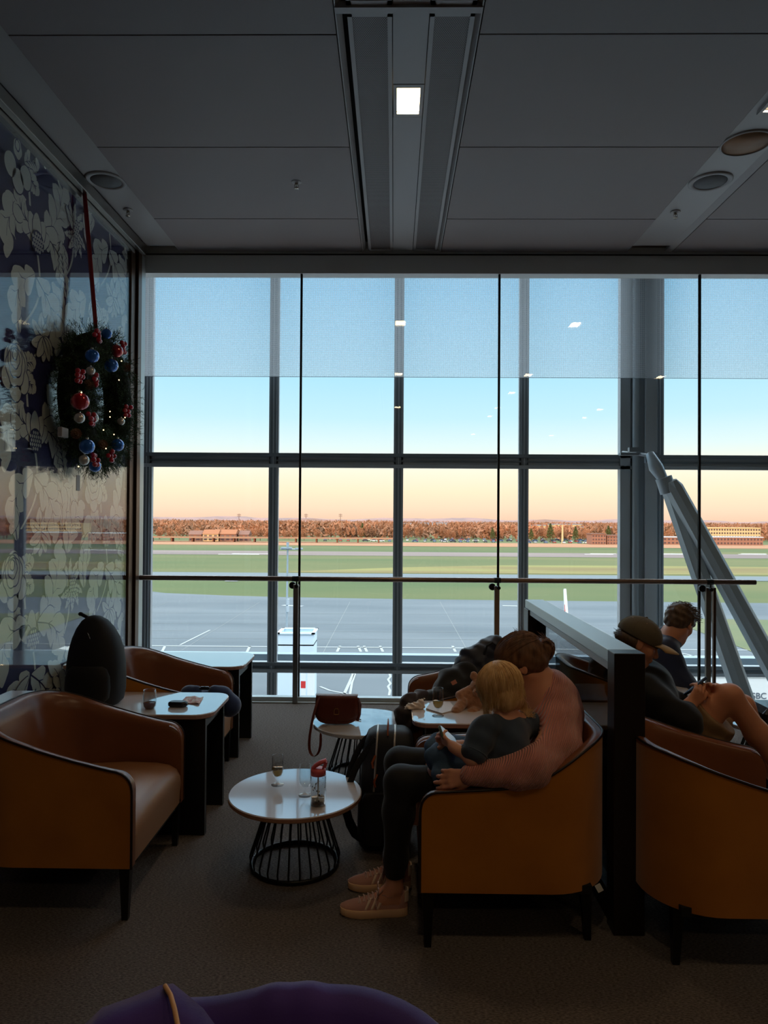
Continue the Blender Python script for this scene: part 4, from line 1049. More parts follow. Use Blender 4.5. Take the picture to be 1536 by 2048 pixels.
# ------------------------------------------------------------------ wreath with ribbon
random.seed(44)
wc = V((-2.09, 5.0, 2.425)); RW = .375
t = thing('christmas_wreath', 'round pine wreath with red, blue and silver baubles on the floral wall', 'wreath', tuple(wc))
M['pine'] = mat('pine_needles', (50,76,44), .8, var=((28,52,34), 14, .2)); M['twig2'] = mat('wreath_twig', (60,44,32), .9)
k = MB()
def ringp(a, b, r): return V((r*math.cos(b), (RW+r*math.sin(b))*math.cos(a), (RW+r*math.sin(b))*math.sin(a)))
for i in range(1900):        # sprigs radiating out of the ring
    a = random.uniform(0, 2*PI); b = random.uniform(0, 2*PI); p = ringp(a, b, random.uniform(.07, .115))
    d = (p-V((0, RW*math.cos(a), RW*math.sin(a)))).normalized(); tng = V((0, -math.sin(a), math.cos(a)))
    d = (d*random.uniform(.5, 1)+tng*random.uniform(-.7, .9)+V((0,0,random.uniform(-.3,.1)))).normalized()
    if d.x < -.2: d.x = -.2
    if p.x < -.1: p.x = -.1
    L_ = random.uniform(.05, .11)
    side = d.cross(V((random.uniform(-1,1),random.uniform(-1,1),random.uniform(-1,1)))).normalized(); s2 = d.cross(side)
    for j in range(13):
        q = p+d*(L_*j/12); an = j*2.4; o_ = (side*math.cos(an)+s2*math.sin(an)); e = q+(o_*.8+d*.75)*random.uniform(.022, .036)
        wv = d.cross(o_).normalized()*.0022
        k.add([q-wv, q+wv, e], [(0,1,2)])
obj('pine_foliage', k, M['pine'], t, recalc=False)
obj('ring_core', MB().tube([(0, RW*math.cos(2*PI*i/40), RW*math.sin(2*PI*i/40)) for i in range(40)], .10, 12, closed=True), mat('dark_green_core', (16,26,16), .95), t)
M['b_red'] = mat('red_bauble', (170,20,40), .12, .5, coat=1); M['b_blue'] = mat('blue_bauble', (30,100,190), .12, .5, coat=1); M['b_sil'] = mat('silver_bauble', (200,196,190), .22, .7); M['b_berry'] = mat('red_berry', (170,24,44), .2, coat=.8)
M['cone'] = mat('pine_cone', (92,62,42), .8); M['fairy'] = emis('fairy_light', (255,225,160), 7); M['tagp'] = mat('grey_tag', (150,146,146), .5)
def wpos(px, py, x):     # point on the wreath front at a wall offset x
    w_ = XP(px, py, x); return w_-wc
for (px, py, r, m, lb) in ((160,803,.037,'b_red','large glossy red bauble'), (184,712,.030,'b_blue',None), (222,731,.032,'b_blue',None), (233,702,.030,'b_red',None), (174,893,.032,'b_blue',None), (235,890,.030,'b_blue',None), (181,742,.020,'b_sil',None), (159,836,.022,'b_sil',None), (187,836,.022,'b_sil',None), (168,920,.022,'b_sil',None), (190,932,.026,'b_blue',None), (213,668,.024,'b_blue',None), (242,843,.018,'b_sil',None), (189,757,.014,'b_sil',None)):
    r *= 1.5; g = wpos(px, py, -1.945); c = MB().ell((0,0,0), (r,r,r), 24, 16); c.tube([(0,0,r*.95),(0,0,r*1.18)], r*.2, 8, 1)
    o = obj('bauble', c, [M[m], M['chrome']], t); o.location = g
    if lb: o['label'] = lb
for (px, py) in ((195,672), (246,695), (158,752), (181,838), (187,920), (255,822), (190,760), (222,912)):
    g = wpos(px, py, -1.935)
    for j in range(7):
        a = j*1.05; o = obj('berry', MB().ell((0,0,0), (.017,.017,.017), 12, 8), M['b_berry'], t); o.location = g+V((random.uniform(-.01,.02), .034*math.cos(a)*(j > 0), .034*math.sin(a)*(j > 0)))
for (px, py) in ((152,868), (252,735), (178,770), (205,890)):
    g = wpos(px, py, -1.96); c = MB()
    for j in range(60):
        z = -.03+.06*j/60; rr = .024*math.sin(PI*(j+4)/66)**.6; a = j*2.4; p = V((rr*math.cos(a), rr*math.sin(a), z)); n_ = V((math.cos(a), math.sin(a), .5))*.010; s_ = V((-math.sin(a), math.cos(a), 0))*.007
        c.add([p-s_, p+s_, p+n_+s_*.6, p+n_-s_*.6], [(0,1,2,3)])
    c.ell((0,0,0), (.018,.018,.03), 10, 8)
    o = obj('pine_cone', c, M['cone'], t); o.location = g; o.rotation_euler = (.8, .9, 0)
for (px, py) in ((220,823), (220,834), (228,869), (212,897), (201,928), (157,933), (243,722), (163,785), (250,835), (207,860), (238,760)):
    o = obj('fairy_light', MB().ell((0,0,0), (.0035,.0035,.0035), 8, 6), M['fairy'], t); o.location = wpos(px, py, -1.920)
o = obj('battery_box', MB().box((0,0,0), (.03,.09,.06)), M['tagp'], t, bev=.006); o.location = wpos(126, 865, -2.02)
o = obj('hanging_tag', MB().box((0,0,0), (.004,.05,.10)), M['tagp'], t, bev=.001); o.location = wpos(156, 966, -2.03)
a = P(167.5, 368, 4.97); b = wc+V((-.01,0,RW+.06)); k = MB(); pts = []
rows = []
for i in range(13):
    f = i/12; p = a.lerp(b, f); tw = .5*math.sin(f*3); wd = .014+.006*math.sin(f*PI)
    rows.append([p+V((-wd*math.cos(tw), wd*math.sin(tw)*.6, 0)), p, p+V((wd*math.cos(tw), -wd*math.sin(tw)*.6, 0))])
t2 = tag(obj('ribbon', MB().grid(rows), mat('red_ribbon', (160,12,30), .6, sheen=.3), None, solid=.0015), 'long red ribbon hanging the wreath from the ceiling rail', 'ribbon')
# ------------------------------------------------------------------ glasses, bottle, small things
M['gls'] = glass_mat('drinking_glass', (253,254,254), 0, 1.5, 1.3)
M['wine'] = glass_mat('white_wine', (246,240,190), 0, 1.33, 1); M['pinkd'] = glass_mat('red_drink', (190,40,56), 0, 1.33, 1.2)
def wine_glass(label, p, s=1.0, fill=.45):
    t = thing('wine_glass', label, 'glass', p)
    prof = [(.001,.0),(.030,.0),(.0305,.002),(.012,.007),(.005,.012),(.0045,.032),(.008,.038),(.020,.046),(.0265,.062),(.0285,.085),(.0275,.115),(.0265,.142)]
    inner = [(.0252,.142),(.0262,.115),(.0272,.085),(.0252,.063),(.019,.049),(.008,.042),(.001,.041)]
    sc_ = lambda q: [(r*s, z*s) for r, z in q]
    k = MB(); k.lathe(sc_(prof+[(.0262,.1435)]+inner), 36); obj('bowl_and_stem', k, M['gls'], t)
    if fill:
        zt = .042+.1*fill; body = [(.001,.0415)]+[(r-.0003, z+.0002) for r, z in reversed(inner[1:-1]) if z < zt]+[(.0258, zt),(.001, zt)]
        obj('wine', MB().lathe(sc_(body), 36), M['wine'], t)
    return t
def on(px, py, z): p = FL(px, py, z); return (p.x, p.y, z)
zt1 = .337; zst = .615
wine_glass('stemmed glass of white wine on the round table, left of the bottle', on(555,1570,zt1), .98, .42)
wine_glass('empty stemmed glass beside the pink-lidded bottle', on(610,1591,zt1), .98, 0)
wine_glass('half-full wine glass on the side table in front of the teddy bear', on(876,1432,zst), .98, .36)
# tumbler with red drink
t = thing('tumbler', 'stemless glass with a little red drink on the left side table', 'glass', on(299,1417,zst))
obj('glass_body', MB().lathe([(.001,0),(.026,0),(.032,.012),(.035,.035),(.034,.07),(.031,.098),(.0295,.098),(.0325,.07),(.0333,.035),(.030,.014),(.024,.004),(.001,.004)], 36), M['gls'], t)
obj('drink', MB().lathe([(.001,.0045),(.0238,.0045),(.0298,.0145),(.0325,.030),(.001,.030)], 36), M['pinkd'], t)
# water bottle with pink flip lid
M['pink'] = mat('coral_plastic', (214,96,100), .4); M['plas'] = glass_mat('clear_plastic', (250,252,253), .03, 1.5, 1.3)
t = thing('water_bottle', 'clear patterned water bottle with coral flip lid on the round table', 'bottle', on(636,1609,zt1))
obj('bottle_body', MB().lathe([(.001,0),(.033,0),(.035,.004),(.035,.125),(.032,.135),(.030,.137),(.030,.125),(.0325,.120),(.0325,.006),(.001,.006)], 40), M['plas'], t)
k = MB(); k.lathe([(.001,.160),(.031,.160),(.034,.150),(.034,.132),(.031,.132),(.001,.132)], 40)
obj('lid', k, M['pink'], t)
k = MB(); k.tube([(-.026,0,.158),(-.012,0,.172),(.010,0,.186),(.034,0,.196),(.036,0,.188),(.030,0,.165)], [.008,.010,.010,.009,.006,.006], 10, flat=(1,1.5))
k.tube([(.02,-.012,.158),(.036,-.012,.192)], .004, 6); k.tube([(.02,.012,.158),(.036,.012,.192)], .004, 6)
obj('carry_loop', k, M['pink'], t)
k = MB()
for i in range(46):
    a = random.uniform(0, 2*PI); z = random.uniform(.022, .115); r = .0353; s = random.uniform(.0016, .0042); n_ = random.choice([3, 5, 8])
    p = [(r*math.cos(a+s/r*math.cos(2*PI*j/n_)), r*math.sin(a+s/r*math.cos(2*PI*j/n_)), z+s*1.2*math.sin(2*PI*j/n_)) for j in range(n_)]; k.add(p, [tuple(range(n_))], 0 if i % 3 else 1)
obj('printed_pattern', k, [M['white'], mat('dark_print', (50,40,50), .6)], t, recalc=False)
obj('straw', MB().tube([(0,0,.01),(0,0,.13)], .0035, 8), M['white'], t)
obj('water', MB().lathe([(.001,.0065),(.032,.0065),(.032,.03),(.001,.03)], 32), glass_mat('water', (250,252,253), 0, 1.33, 1), t)
# earbud case and paper napkin, left table
t = thing('earbud_case', 'small black rounded earbud case next to the tumbler', 'case', on(356,1413,zst))
obj('base', MB().loft([[(x*.5*f, y*.5*f, z) for x, y in rrect(-.052,.052,-.028,.028,.026)] for f, z in ((1.55,0),(1.9,.006),(1.95,.014))]), M['black'], t)
obj('lid', MB().loft([[(x*.5*f, y*.5*f, z) for x, y in rrect(-.052,.052,-.028,.028,.026)] for f, z in ((1.95,.015),(1.9,.022),(1.5,.028))]), M['black'], t)
def crumple(pts, h, n1=12, n2=9, seed=1, amp=.003):
    random.seed(seed); rows = []
    A, B, C_, D_ = pts
    for i in range(n1):
        row = []
        for j in range(n2):
            u, v = i/(n1-1), j/(n2-1); p = V(A)*(1-u)*(1-v)+V(B)*u*(1-v)+V(C_)*u*v+V(D_)*(1-u)*v
            row.append((p.x, p.y, p.z+h+amp*random.random()+amp*math.sin(u*9+v*4)))
        rows.append(row)
    return MB().grid(rows)
M['paper'] = mat('paper_napkin', (226,214,204), .8, var=((206,150,146), 50, .05))
tag(obj('paper_napkin', crumple([on(362,1407,zst), on(398,1410,zst), on(407,1396,zst), on(374,1394,zst)], .004, seed=4, amp=.004), M['paper'], solid=.0008), 'thin printed napkin lying near the window-side edge of the left table', 'napkin')
# crumpled tissue on the teddy table, flat booklet
M['tissue'] = mat('tissue', (238,220,204), .8)
c = on(834,1418,zst); random.seed(9)
k = sdf([ell_((c[0]-.022, c[1], zst+.014), (.032,.022,.018), k=.01), ell_((c[0]+.018, c[1]+.005, zst+.02), (.022,.02,.028), k=.01), cap_((c[0]+.025,c[1],zst+.03), (c[0]+.034,c[1],zst+.052), .009, .005, .008), ell_((c[0]-.045, c[1]-.01, zst+.008), (.02,.018,.01), k=.01)], .003, noise=(.004, 160), clips=[((0,0,zst+.001), (0,0,-1))])
tag(obj('crumpled_tissue', k, M['tissue']), 'crumpled cream tissue at the corner of the teddy bear table', 'tissue')
k = MB(); pts_ = [on(852,1419,zst), on(884,1429,zst), on(912,1421,zst), on(900,1406,zst), on(862,1406,zst)]
k.loft([[(x,y,zst+.0008) for x,y,z in pts_], [(x,y,zst+.007) for x,y,z in pts_]], 0, True, smooth=False)
tag(obj('folded_menu', k, mat('cream_card', (214,200,192), .5), bev=.001), 'flat cream card lying under the wine glass by the bear', 'card')
# pen on marble table
a = V(on(694,1438,zt1)); b = V(on(722,1441,zt1))
tag(obj('pen', MB().tube([a+V((0,0,.006)), b+V((0,0,.006))], .004, 8), M['chrome']), 'silver pen on the marble table by the saddle bag', 'pen')
# ------------------------------------------------------------------ brown saddle bag with strap
M['bag'] = mat('brown_bag_leather', (104,44,28), .45, bump=(90, .3, .001), var=((88,34,22), 8, .2)); M['brass'] = mat('brass', (190,140,80), .3, 1)
c = V(on(674,1447,zt1)); c.z = zt1; t = thing('saddle_bag', 'brown leather saddle bag with flap and buckle on the marble table', 'handbag', tuple(c))
def sec(y, z0, z1, w0, w1, zc=None): pass
rows = []
for y in (-.038, -.034, -.015, .015, .034, .038):
    e = .9 if abs(y) > .036 else 1; n_ = 40; ring = []
    for i in range(n_):
        a = 2*PI*i/n_; cx_, cz_ = math.cos(a), math.sin(a); w_ = .132*(1-.10*max(0, cz_)); px_ = w_*abs(cx_)**.55*(1 if cx_ > 0 else -1); pz_ = .082*abs(cz_)**(.45 if cz_ > 0 else .7)*(1 if cz_ > 0 else -1)
        ring.append((px_*e, y, .088+pz_*e))
    rows.append(ring)
obj('bag_body', MB().loft(rows), M['bag'], t)
rows = []
for s_ in [i/14 for i in range(15)]:
    z = .172-.145*s_; w_ = .128*(1+.06*s_) if s_ < .65 else .1357*math.sqrt(max(0, 1-((s_-.65)/.36)**2)); y = -.041-.004*math.sin(PI*s_); rows.append([(w_*u, y, z) for u in (-1,-.8,-.4,0,.4,.8,1)])
rows = [[(p[0], .03, .174) for p in rows[0]], [(p[0], -.02, .178) for p in rows[0]]]+rows
obj('flap', MB().grid(rows), M['bag'], t, solid=.004)
k = MB(); k.box((0,-.050,.065), (.014,.004,.10)); k.box((0,-.049,.13), (.006,.003,.08)); obj('closing_strap', k, M['bag'], t)
obj('buckle', MB().tube([(-.014,-.053,.07),(-.014,-.053,.095),(-.008,-.053,.105),(.008,-.053,.105),(.014,-.053,.095),(.014,-.053,.07)], .0022, 6, closed=True), M['brass'], t)
L = local(t.location)
pts_ = [L(P(*q)) for q in ((641,1388,4.32), (632,1410,4.27), (622,1450,4.22), (617,1490,4.21), (620,1508,4.20), (630,1516,4.19), (640,1503,4.21), (642,1480,4.22), (641,1464,4.22))]
k = MB(); rr = []
for i, p in enumerate(pts_): rr.append([p+V((-.008,-.006,0)), p+V((.008,.006,0))])
obj('shoulder_strap', MB().grid(rr), M['bag'], t, solid=.003, sub=1)
k = MB()
for i in range(7): pass
obj('side_gusset', MB().tube([(.128,-.03,.16),(.14,0,.12),(.137,0,.06),(.125,0,.02)], .012, 8), M['bag'], t)
# ------------------------------------------------------------------ soft backpacks
M['nylon'] = mat('black_nylon', (30,32,38), .6, bump=(240, .3, .0008)); M['zip'] = mat('pale_zip', (200,196,190), .35, .6); M['tanl'] = mat('tan_leather', (160,78,36), .5)
M['nylon2'] = mat('matt_black_fabric', (22,24,28), .7, bump=(200, .3, .0008))
# (a) slim tapered backpack standing on the left table
c = V((P(192, 1412, 3.80).x, 3.80, zst)); t = thing('backpack', 'black tapered backpack standing on the left side table against the floral wall', 'backpack', tuple(c))
def sup(w_, d_, z, e=.7, dx=0, n=36): return [(dx+w_*abs(math.cos(2*PI*i/n))**e*(1 if math.cos(2*PI*i/n) > 0 else -1), d_*abs(math.sin(2*PI*i/n))**e*(1 if math.sin(2*PI*i/n) > 0 else -1), z) for i in range(n)]
obj('main_body', MB().loft([sup(w_, d_, z, .75, dx) for w_, d_, z, dx in ((.118,.085,0,0),(.138,.103,.02,0),(.148,.112,.07,0),(.149,.114,.15,0),(.146,.110,.22,0),(.136,.102,.29,0),(.118,.090,.35,-.002),(.094,.074,.40,-.006),(.064,.052,.44,-.01),(.03,.026,.462,-.014),(.004,.004,.467,-.016))]), M['nylon2'], t)
obj('front_pocket', MB().loft([sup(w_, .03+.012*math.sin(i*.7), z, .8, -.005) for i, (w_, z) in enumerate(((.09,.03),(.112,.05),(.118,.10),(.115,.16),(.10,.20),(.08,.215)))]), M['nylon2'], t).location = (0, -.098, 0)
obj('side_seam', MB().tube([(.065,-.10,.03),(.085,-.10,.18),(.06,-.075,.33),(.02,-.035,.44)], .003, 6), M['nylon'], t)
obj('zip_pull', MB().tube([(.0,-.115,.39),(.008,-.118,.375),(.014,-.118,.36)], .002, 6), M['chrome'], t)
k = MB(); k.tube([(-.03,0,.445),(-.055,-.01,.465),(-.078,-.01,.475),(-.08,0,.465),(-.05,.0,.45)], .006, 8); k.ell((-.085,-.005,.473), (.014,.01,.011), 10, 8); obj('top_loop', k, M['nylon'], t)
k = MB()
for i in range(5): k.ell((-.012+.009*i, -.122+.001*i, .198-.003*i), (.0022,.002,.002), 6, 5)
obj('emblem_dots', k, M['zip'], t)
# (b) black backpack with white zips on the floor
c = V((-.015, 3.56, 0)); t = thing('backpack', 'black backpack with pale zips and tan handle standing on the carpet', 'backpack', tuple(c))
obj('main_body', MB().loft([sup(w_, d_, z, .5, dx) for w_, d_, z, dx in ((.10,.09,0,-.02),(.124,.112,.02,-.02),(.134,.122,.08,-.02),(.136,.124,.2,-.015),(.134,.122,.33,-.005),(.130,.116,.44,0),(.122,.104,.51,.002),(.108,.088,.548,.003),(.085,.065,.566,.003),(.05,.04,.57,.003))]), M['nylon'], t)
obj('front_pocket', MB().loft([sup(w_, .034, z, .6, -.03) for w_, z in ((.08,.05),(.098,.07),(.10,.16),(.098,.26),(.085,.29),(.06,.297))]), M['nylon'], t).location = (0, -.115, 0)
for dx in (-.055, .03):
    obj('zip', MB().tube([(dx,.04,.572),(dx,-.045,.570),(dx-.002,-.086,.556),(dx-.004,-.108,.515),(dx-.008,-.119,.44),(dx-.012,-.126,.36),(dx-.016,-.128,.30)], .004, 6, flat=(1,1.4)), M['zip'], t)
obj('top_handle', MB().tube([(-.005,.045,.568),(-.005,.035,.59),(-.005,-.02,.596),(-.006,-.075,.585),(-.006,-.085,.555)], .014, 8, flat=(.3,1.2)), M['tanl'], t)
for q in ((-.085, .47), (-.075, .38)): obj('zip_pull', MB().tube([(q[0]+.02,-.12,q[1]),(q[0]+.005,-.135,q[1]-.03),(q[0]+.01,-.137,q[1]-.055)], .007, 8, flat=(.5,1)), M['tanl'], t)
for dy, dz in ((-.02, 0), (-.09, -.05)):
    pts_ = [(-.06,dy,.555+dz*.3),(-.115,dy,.53+dz),(-.17,dy-.01,.44+dz),(-.205,dy-.02,.32+dz),(-.215,dy-.02,.2),(-.17,dy-.01,.06),(-.1,dy,.05)]
    obj('shoulder_strap', MB().tube(pts_, .017, 8, flat=(1,.35)), M['nylon2'], t, sub=1)
# (c) neck pillow on the left rear armchair seat
M['navyf'] = mat('navy_velour', (34,52,92), .8, sheen=.4, bump=(200, .3, .0008))
t = thing('neck_pillow', 'navy U-shaped travel pillow with clasp on the left rear armchair', 'pillow', (-1.085, 4.17, .455))
pr = chain([(-.055,-.02,.14),(-.10,0,.12),(-.105,.06,.07),(-.04,.12,.06),(.04,.12,.06),(.12,.04,.05),(.14,-.01,.06),(.10,-.03,.12),(.055,-.03,.145)], [.036,.046,.05,.055,.055,.06,.058,.05,.036], .03)
obj('cushion', sdf(pr, .005), M['navyf'], t)
k = MB(); k.box((0,-.035,.165), (.045,.015,.018)); k.tube([(-.05,-.03,.155),(0,-.04,.17),(.05,-.035,.16)], .006, 6); obj('clasp', k, M['black'], t)
# ------------------------------------------------------------------ coats, puffer, garment on the rear right armchair
M['blackc'] = mat('black_coat_cloth', (16,17,20), .8, sheen=.3); M['navyp'] = mat('navy_puffer', (28,34,52), .45, sheen=.2); M['brownc'] = mat('dark_taupe_cloth', (62,52,54), .8, sheen=.3, bump=(120, .3, .001))
c = V((.33, 4.02, 0)); 
def ph(name, lb, cat, prims, m, vox=.008, noise=None, clips=()):
    return tag(obj(name, sdf(prims, vox, noise=noise, clips=clips), m), lb, cat)
G = lambda px, py, D: P(px, py, D)
pr = [cap_(G(905,1362,4.1), G(870,1395,4.0), .045, .04, .05), cap_(G(905,1365,4.1), G(900,1400,4.05), .09, .10, .05), cap_(G(935,1345,4.15), G(915,1385,4.1), .07, .1, .05), cap_(G(870,1398,3.98), G(850,1412,3.97), .03, .035, .04)]
o = ph('black_coat', 'black coat slumped on the rear right armchair with a small tan label', 'coat', pr, M['blackc'], noise=(.006, 38))
lb = obj('care_label', MB().box((0,0,0), (.03,.003,.022), 0, Matrix.Rotation(-.5, 3, 'Y')), mat('tan_label', (200,130,100), .6), o); lb.location = G(908,1365,3.99); lb['label'] = 'small tan label'
pr = [cap_(G(935,1312,4.2), G(960,1308,4.2), .05, .055, .02), cap_(G(925,1330,4.18), G(965,1326,4.18), .052, .06, .02), cap_(G(915,1350,4.16), G(960,1346,4.16), .05, .06, .02), cap_(G(922,1370,4.14), G(965,1366,4.14), .055, .06, .02), cap_(G(925,1392,4.12), G(965,1392,4.12), .06, .07, .02), cap_(G(965,1300,4.22), G(990,1290,4.25), .055, .06, .02), cap_(G(985,1330,4.22), G(985,1380,4.2), .08, .1, .04)]
ph('puffer_jacket', 'navy quilted puffer jacket piled upright behind the child', 'jacket', pr, M['navyp'], noise=(.004, 60))
pts_ = [G(968,1310,4.15), G(974,1292,4.15), G(985,1285,4.15), G(992,1290,4.15)]
t = tag(obj('bag_handle', MB().tube(pts_, .007, 8), M['nylon']), 'dark loop handle rising from the coat pile by the woman', 'strap')
pr = chain([G(815,1398,3.93), G(840,1396,4.0), G(870,1396,4.05)], [.03,.04,.05], .03)+chain([G(818,1400,3.92), G(806,1430,3.9), G(812,1456,3.88)], [.035,.045,.035], .03)+chain([G(828,1420,3.94), G(824,1450,3.9), G(815,1466,3.87)], [.04,.04,.02], .03)
ph('scarf', 'dark taupe garment hanging off the rear table corner', 'scarf', pr, M['brownc'], .006, (.005, 55))
a = P(1100, 1347, 4.66); t = thing('picture_book', 'small yellowish boxed item standing on the rear armchair behind the woman', 'box', (a.x, 4.66-.0, .78))
obj('cover', MB().bx(-.035, .035, -.02, .02, -.05, .055), mat('ochre_print', (170,150,100), .6, var=((90,70,50), 40, .1)), t); obj('edge', MB().bx(.035, .042, -.022, .022, -.052, .057), M['black'], t)
# ------------------------------------------------------------------ teddy bear
M['teddy'] = mat('teddy_plush', (196,142,104), .95, sheen=.6, bump=(340, .9, .003), var=((170,116,82), 60, .2))
tb = P(938, 1415, 3.78); t = thing('teddy_bear', 'light brown teddy bear slumped on the table behind the child', 'teddy bear', (tb.x, 3.78, zst))
L = local(t.location); G2 = lambda px, py, D: L(P(px, py, D))
pr = [ell_(G2(948,1405,3.80), (.062,.055,.07), k=.02), cap_(G2(925,1405,3.76), G2(912,1423,3.70), .028, .026, .012), cap_(G2(950,1425,3.74), G2(944,1427,3.72), .032, .030, .012), cap_(G2(938,1382,3.80), G2(920,1390,3.78), .026, .024, .015),
 ell_(G2(962,1375,3.80), (.058,.052,.055), k=.012), ell_(G2(948,1352,3.80), (.022,.012,.024), k=.006), ell_(G2(980,1352,3.80), (.022,.012,.024), k=.006), ell_(G2(955,1385,3.75), (.025,.022,.02), k=.01), cap_(G2(968,1400,3.8), G2(985,1415,3.78), .026, .024, .012), cap_(G2(965,1425,3.8), G2(985,1428,3.74), .03, .028, .012)]
obj('body', sdf(pr, .004, noise=(.0012, 130)), M['teddy'], t)
obj('nose', MB().ell(G2(953,1383,3.727), (.006,.004,.005), 8, 6), M['black'], t)
for dx in (-7, 8): obj('eye', MB().ell(G2(958+dx,1371,3.748), (.004,.004,.004), 8, 6), M['black'], t)
# ------------------------------------------------------------------ people
random.seed(77)
M['skin_w'] = mat('skin_light', (226,160,128), .5, spec=.35, sub=.1, bump=(120, .05, .0005)); M['skin_c'] = mat('skin_child', (236,176,146), .5, spec=.35, sub=.1)
M['skin_m'] = mat('skin_tan', (212,146,112), .5, spec=.35, sub=.1)
def ribs(m, scale, strength, rot=None, dist=.003):
    return wave_bump(m, scale, strength, dist, 'X', rot=rot)
M['knit'] = ribs(mat('pink_rib_knit', (232,146,130), .85, sheen=.5), 46, .9, (0, -.55, 0), .006)
M['legging'] = mat('black_leggings', (16,17,20), .75, sheen=.15)
M['tee'] = mat('washed_navy_tee', (66,80,98), .85, sheen=.2, bump=(260, .25, .001), var=((56,68,84), 9, .2)); M['denim'] = mat('blue_chambray', (84,112,140), .85, bump=(200, .3, .001), var=((66,92,120), 22, .2))
M['hoodie'] = mat('black_sweatshirt', (10,10,12), .85, sheen=.15); M['khaki'] = mat('khaki_cotton', (158,128,94), .85, bump=(150, .3, .001), var=((138,108,78), 10, .2)); M['navyj'] = mat('navy_jacket', (22,34,66), .7, sheen=.2)
def hairmat(name, c1, c2, sc=60):
    m = mat(name, c1, .42, spec=.4, var=(c2, sc, .22), stretch=(1,1,.15)); return m
M['hair_br'] = hairmat('brown_hair', (80,54,40), (142,102,74)); M['hair_bl'] = hairmat('blonde_hair', (200,150,92), (242,204,146)); M['hair_dk'] = hairmat('dark_brown_hair', (66,50,40), (106,82,62))
M['eye_w'] = mat('eye_white', (230,226,220), .2); M['lips'] = mat('lips', (176,92,84), .4)
def head_prims(c, f, up, s=1.0, k=.012):
    """c = head centre (between the ears), f = facing, up; s=1 for a 0.23 m tall adult head"""
    f = V(f).normalized(); u = (V(up)-f*V(up).dot(f)).normalized(); r = f.cross(u)
    R = Matrix((f, r, u)).transposed(); q = lambda a, b, d: V(c)+(f*a+r*b+u*d)*s
    S = lambda *t_: tuple(x*s for x in t_)
    pr = [ell_(q(-.012,0,.030), S(.098,.076,.088), R, .02*s), ell_(q(.025,0,-.025), S(.066,.058,.078), R, .025*s), cap_(q(.062,0,-.088), q(.040,0,-.085), .022*s, .026*s, .02*s),
          cap_(q(-.01,.045,-.05), q(.045,.02,-.09), .022*s, .018*s, .02*s), cap_(q(-.01,-.045,-.05), q(.045,-.02,-.09), .022*s, .018*s, .02*s),
          cap_(q(.082,0,.008), q(.103,0,-.030), .007*s, .0115*s, .010*s), cap_(q(.096,.009,-.036), q(.096,-.009,-.036), .008*s, .008*s, .006*s),
          cap_(q(.078,.028,.022), q(.074,.045,.018), .008*s, .007*s, .010*s), cap_(q(.078,-.028,.022), q(.074,-.045,.018), .008*s, .007*s, .010*s),
          ell_(q(.050,.040,-.025), S(.022,.018,.02), R, .02*s), ell_(q(.050,-.040,-.025), S(.022,.018,.02), R, .02*s),
          cap_(q(.086,.016,-.057), q(.086,-.016,-.057), .0065*s, .0065*s, .005*s), cap_(q(.083,.014,-.067), q(.083,-.014,-.067), .007*s, .007*s, .005*s),
          ell_(q(.083,.030,.004), S(.010,.013,.009), R, .008*s, True), ell_(q(.083,-.030,.004), S(.010,.013,.009), R, .008*s, True)]
    for b in (1, -1):
        pr += [ell_(q(-.005,b*.077,-.002), S(.018,.008,.031), R @ Matrix.Rotation(-.15, 3, 'Y'), .006*s), ell_(q(0,b*.087,0), S(.009,.006,.019), R, .004*s, True)]
    return pr, q, R
def add_eyes(q, R, parent, s=1, lp=True):
    for b in (1, -1):
        o = obj('eye', MB().ell(q(.0745,b*.030,.004), (.0115*s,)*3, 12, 8), M['eye_w'], parent)
        m_ = obj('eyelid', MB().ell(q(.0745,b*.030,.0055), (.0122*s,.0128*s,.0118*s), 12, 8, 0, R), M['skin_w'], parent)
def hand_prims(w_, d, nrm, side, s=1.0, curl=.5, thumb=(.6,.7,.2), spread=.08, kk=.004):
    """w_ wrist, d towards the fingers, nrm = direction the palm faces, side = +1/-1 where the thumb is along d x nrm"""
    d = V(d).normalized(); nrm = (V(nrm)-d*V(nrm).dot(d)).normalized(); sd_ = d.cross(nrm)*side
    q = lambda a, b, c_: V(w_)+(d*a+sd_*b+nrm*c_)*s
    pr = [cap_(q(-.03,0,0), q(.01,0,0), .024*s, .023*s, .02)]
    kn = [(.088,.030,.074), (.093,.010,.082), (.088,-.010,.076), (.080,-.028,.060)]
    for a, b, L_ in kn: pr.append(cap_(q(.008,b*.5,0), q(a,b,0), .015*s, .0108*s, .012*s))
    pr.append(ell_(q(.035,.022,.010), (.03*s,.02*s,.014*s), Matrix((d, sd_, nrm)).transposed(), .012*s))
    for i, (a, b, L_) in enumerate(kn):
        p = q(a, b, 0); ang = 0; sp_ = spread*(1.2-i*.8); c_ = curl*(1+.12*i) if not isinstance(curl, (list, tuple)) else curl[i]
        for j, (fr, rr) in enumerate(((.46,.0098),(.30,.0086),(.24,.0076))):
            ang += c_*(.7, 1.0, .7)[j]; v = (d*math.cos(ang)+nrm*math.sin(ang)+sd_*sp_*math.cos(ang)).normalized(); e = p+v*(L_*fr*s)
            pr.append(cap_(p, e, (rr+.0006)*s, rr*s*.94, kk if j else .007)); p = e
    t0 = q(.022,.026,.006); v = (d*thumb[0]+sd_*thumb[1]+nrm*thumb[2]).normalized(); t1 = t0+v*.036*s; v2 = (v*.8+d*.45+nrm*.15).normalized(); t2 = t1+v2*.030*s; t3 = t2+(v2+nrm*.25).normalized()*.024*s
    pr += [cap_(t0, t1, .0145*s, .0115*s, .012*s), cap_(t1, t2, .0115*s, .0098*s, kk), cap_(t2, t3, .0098*s, .0082*s, kk)]
    return pr
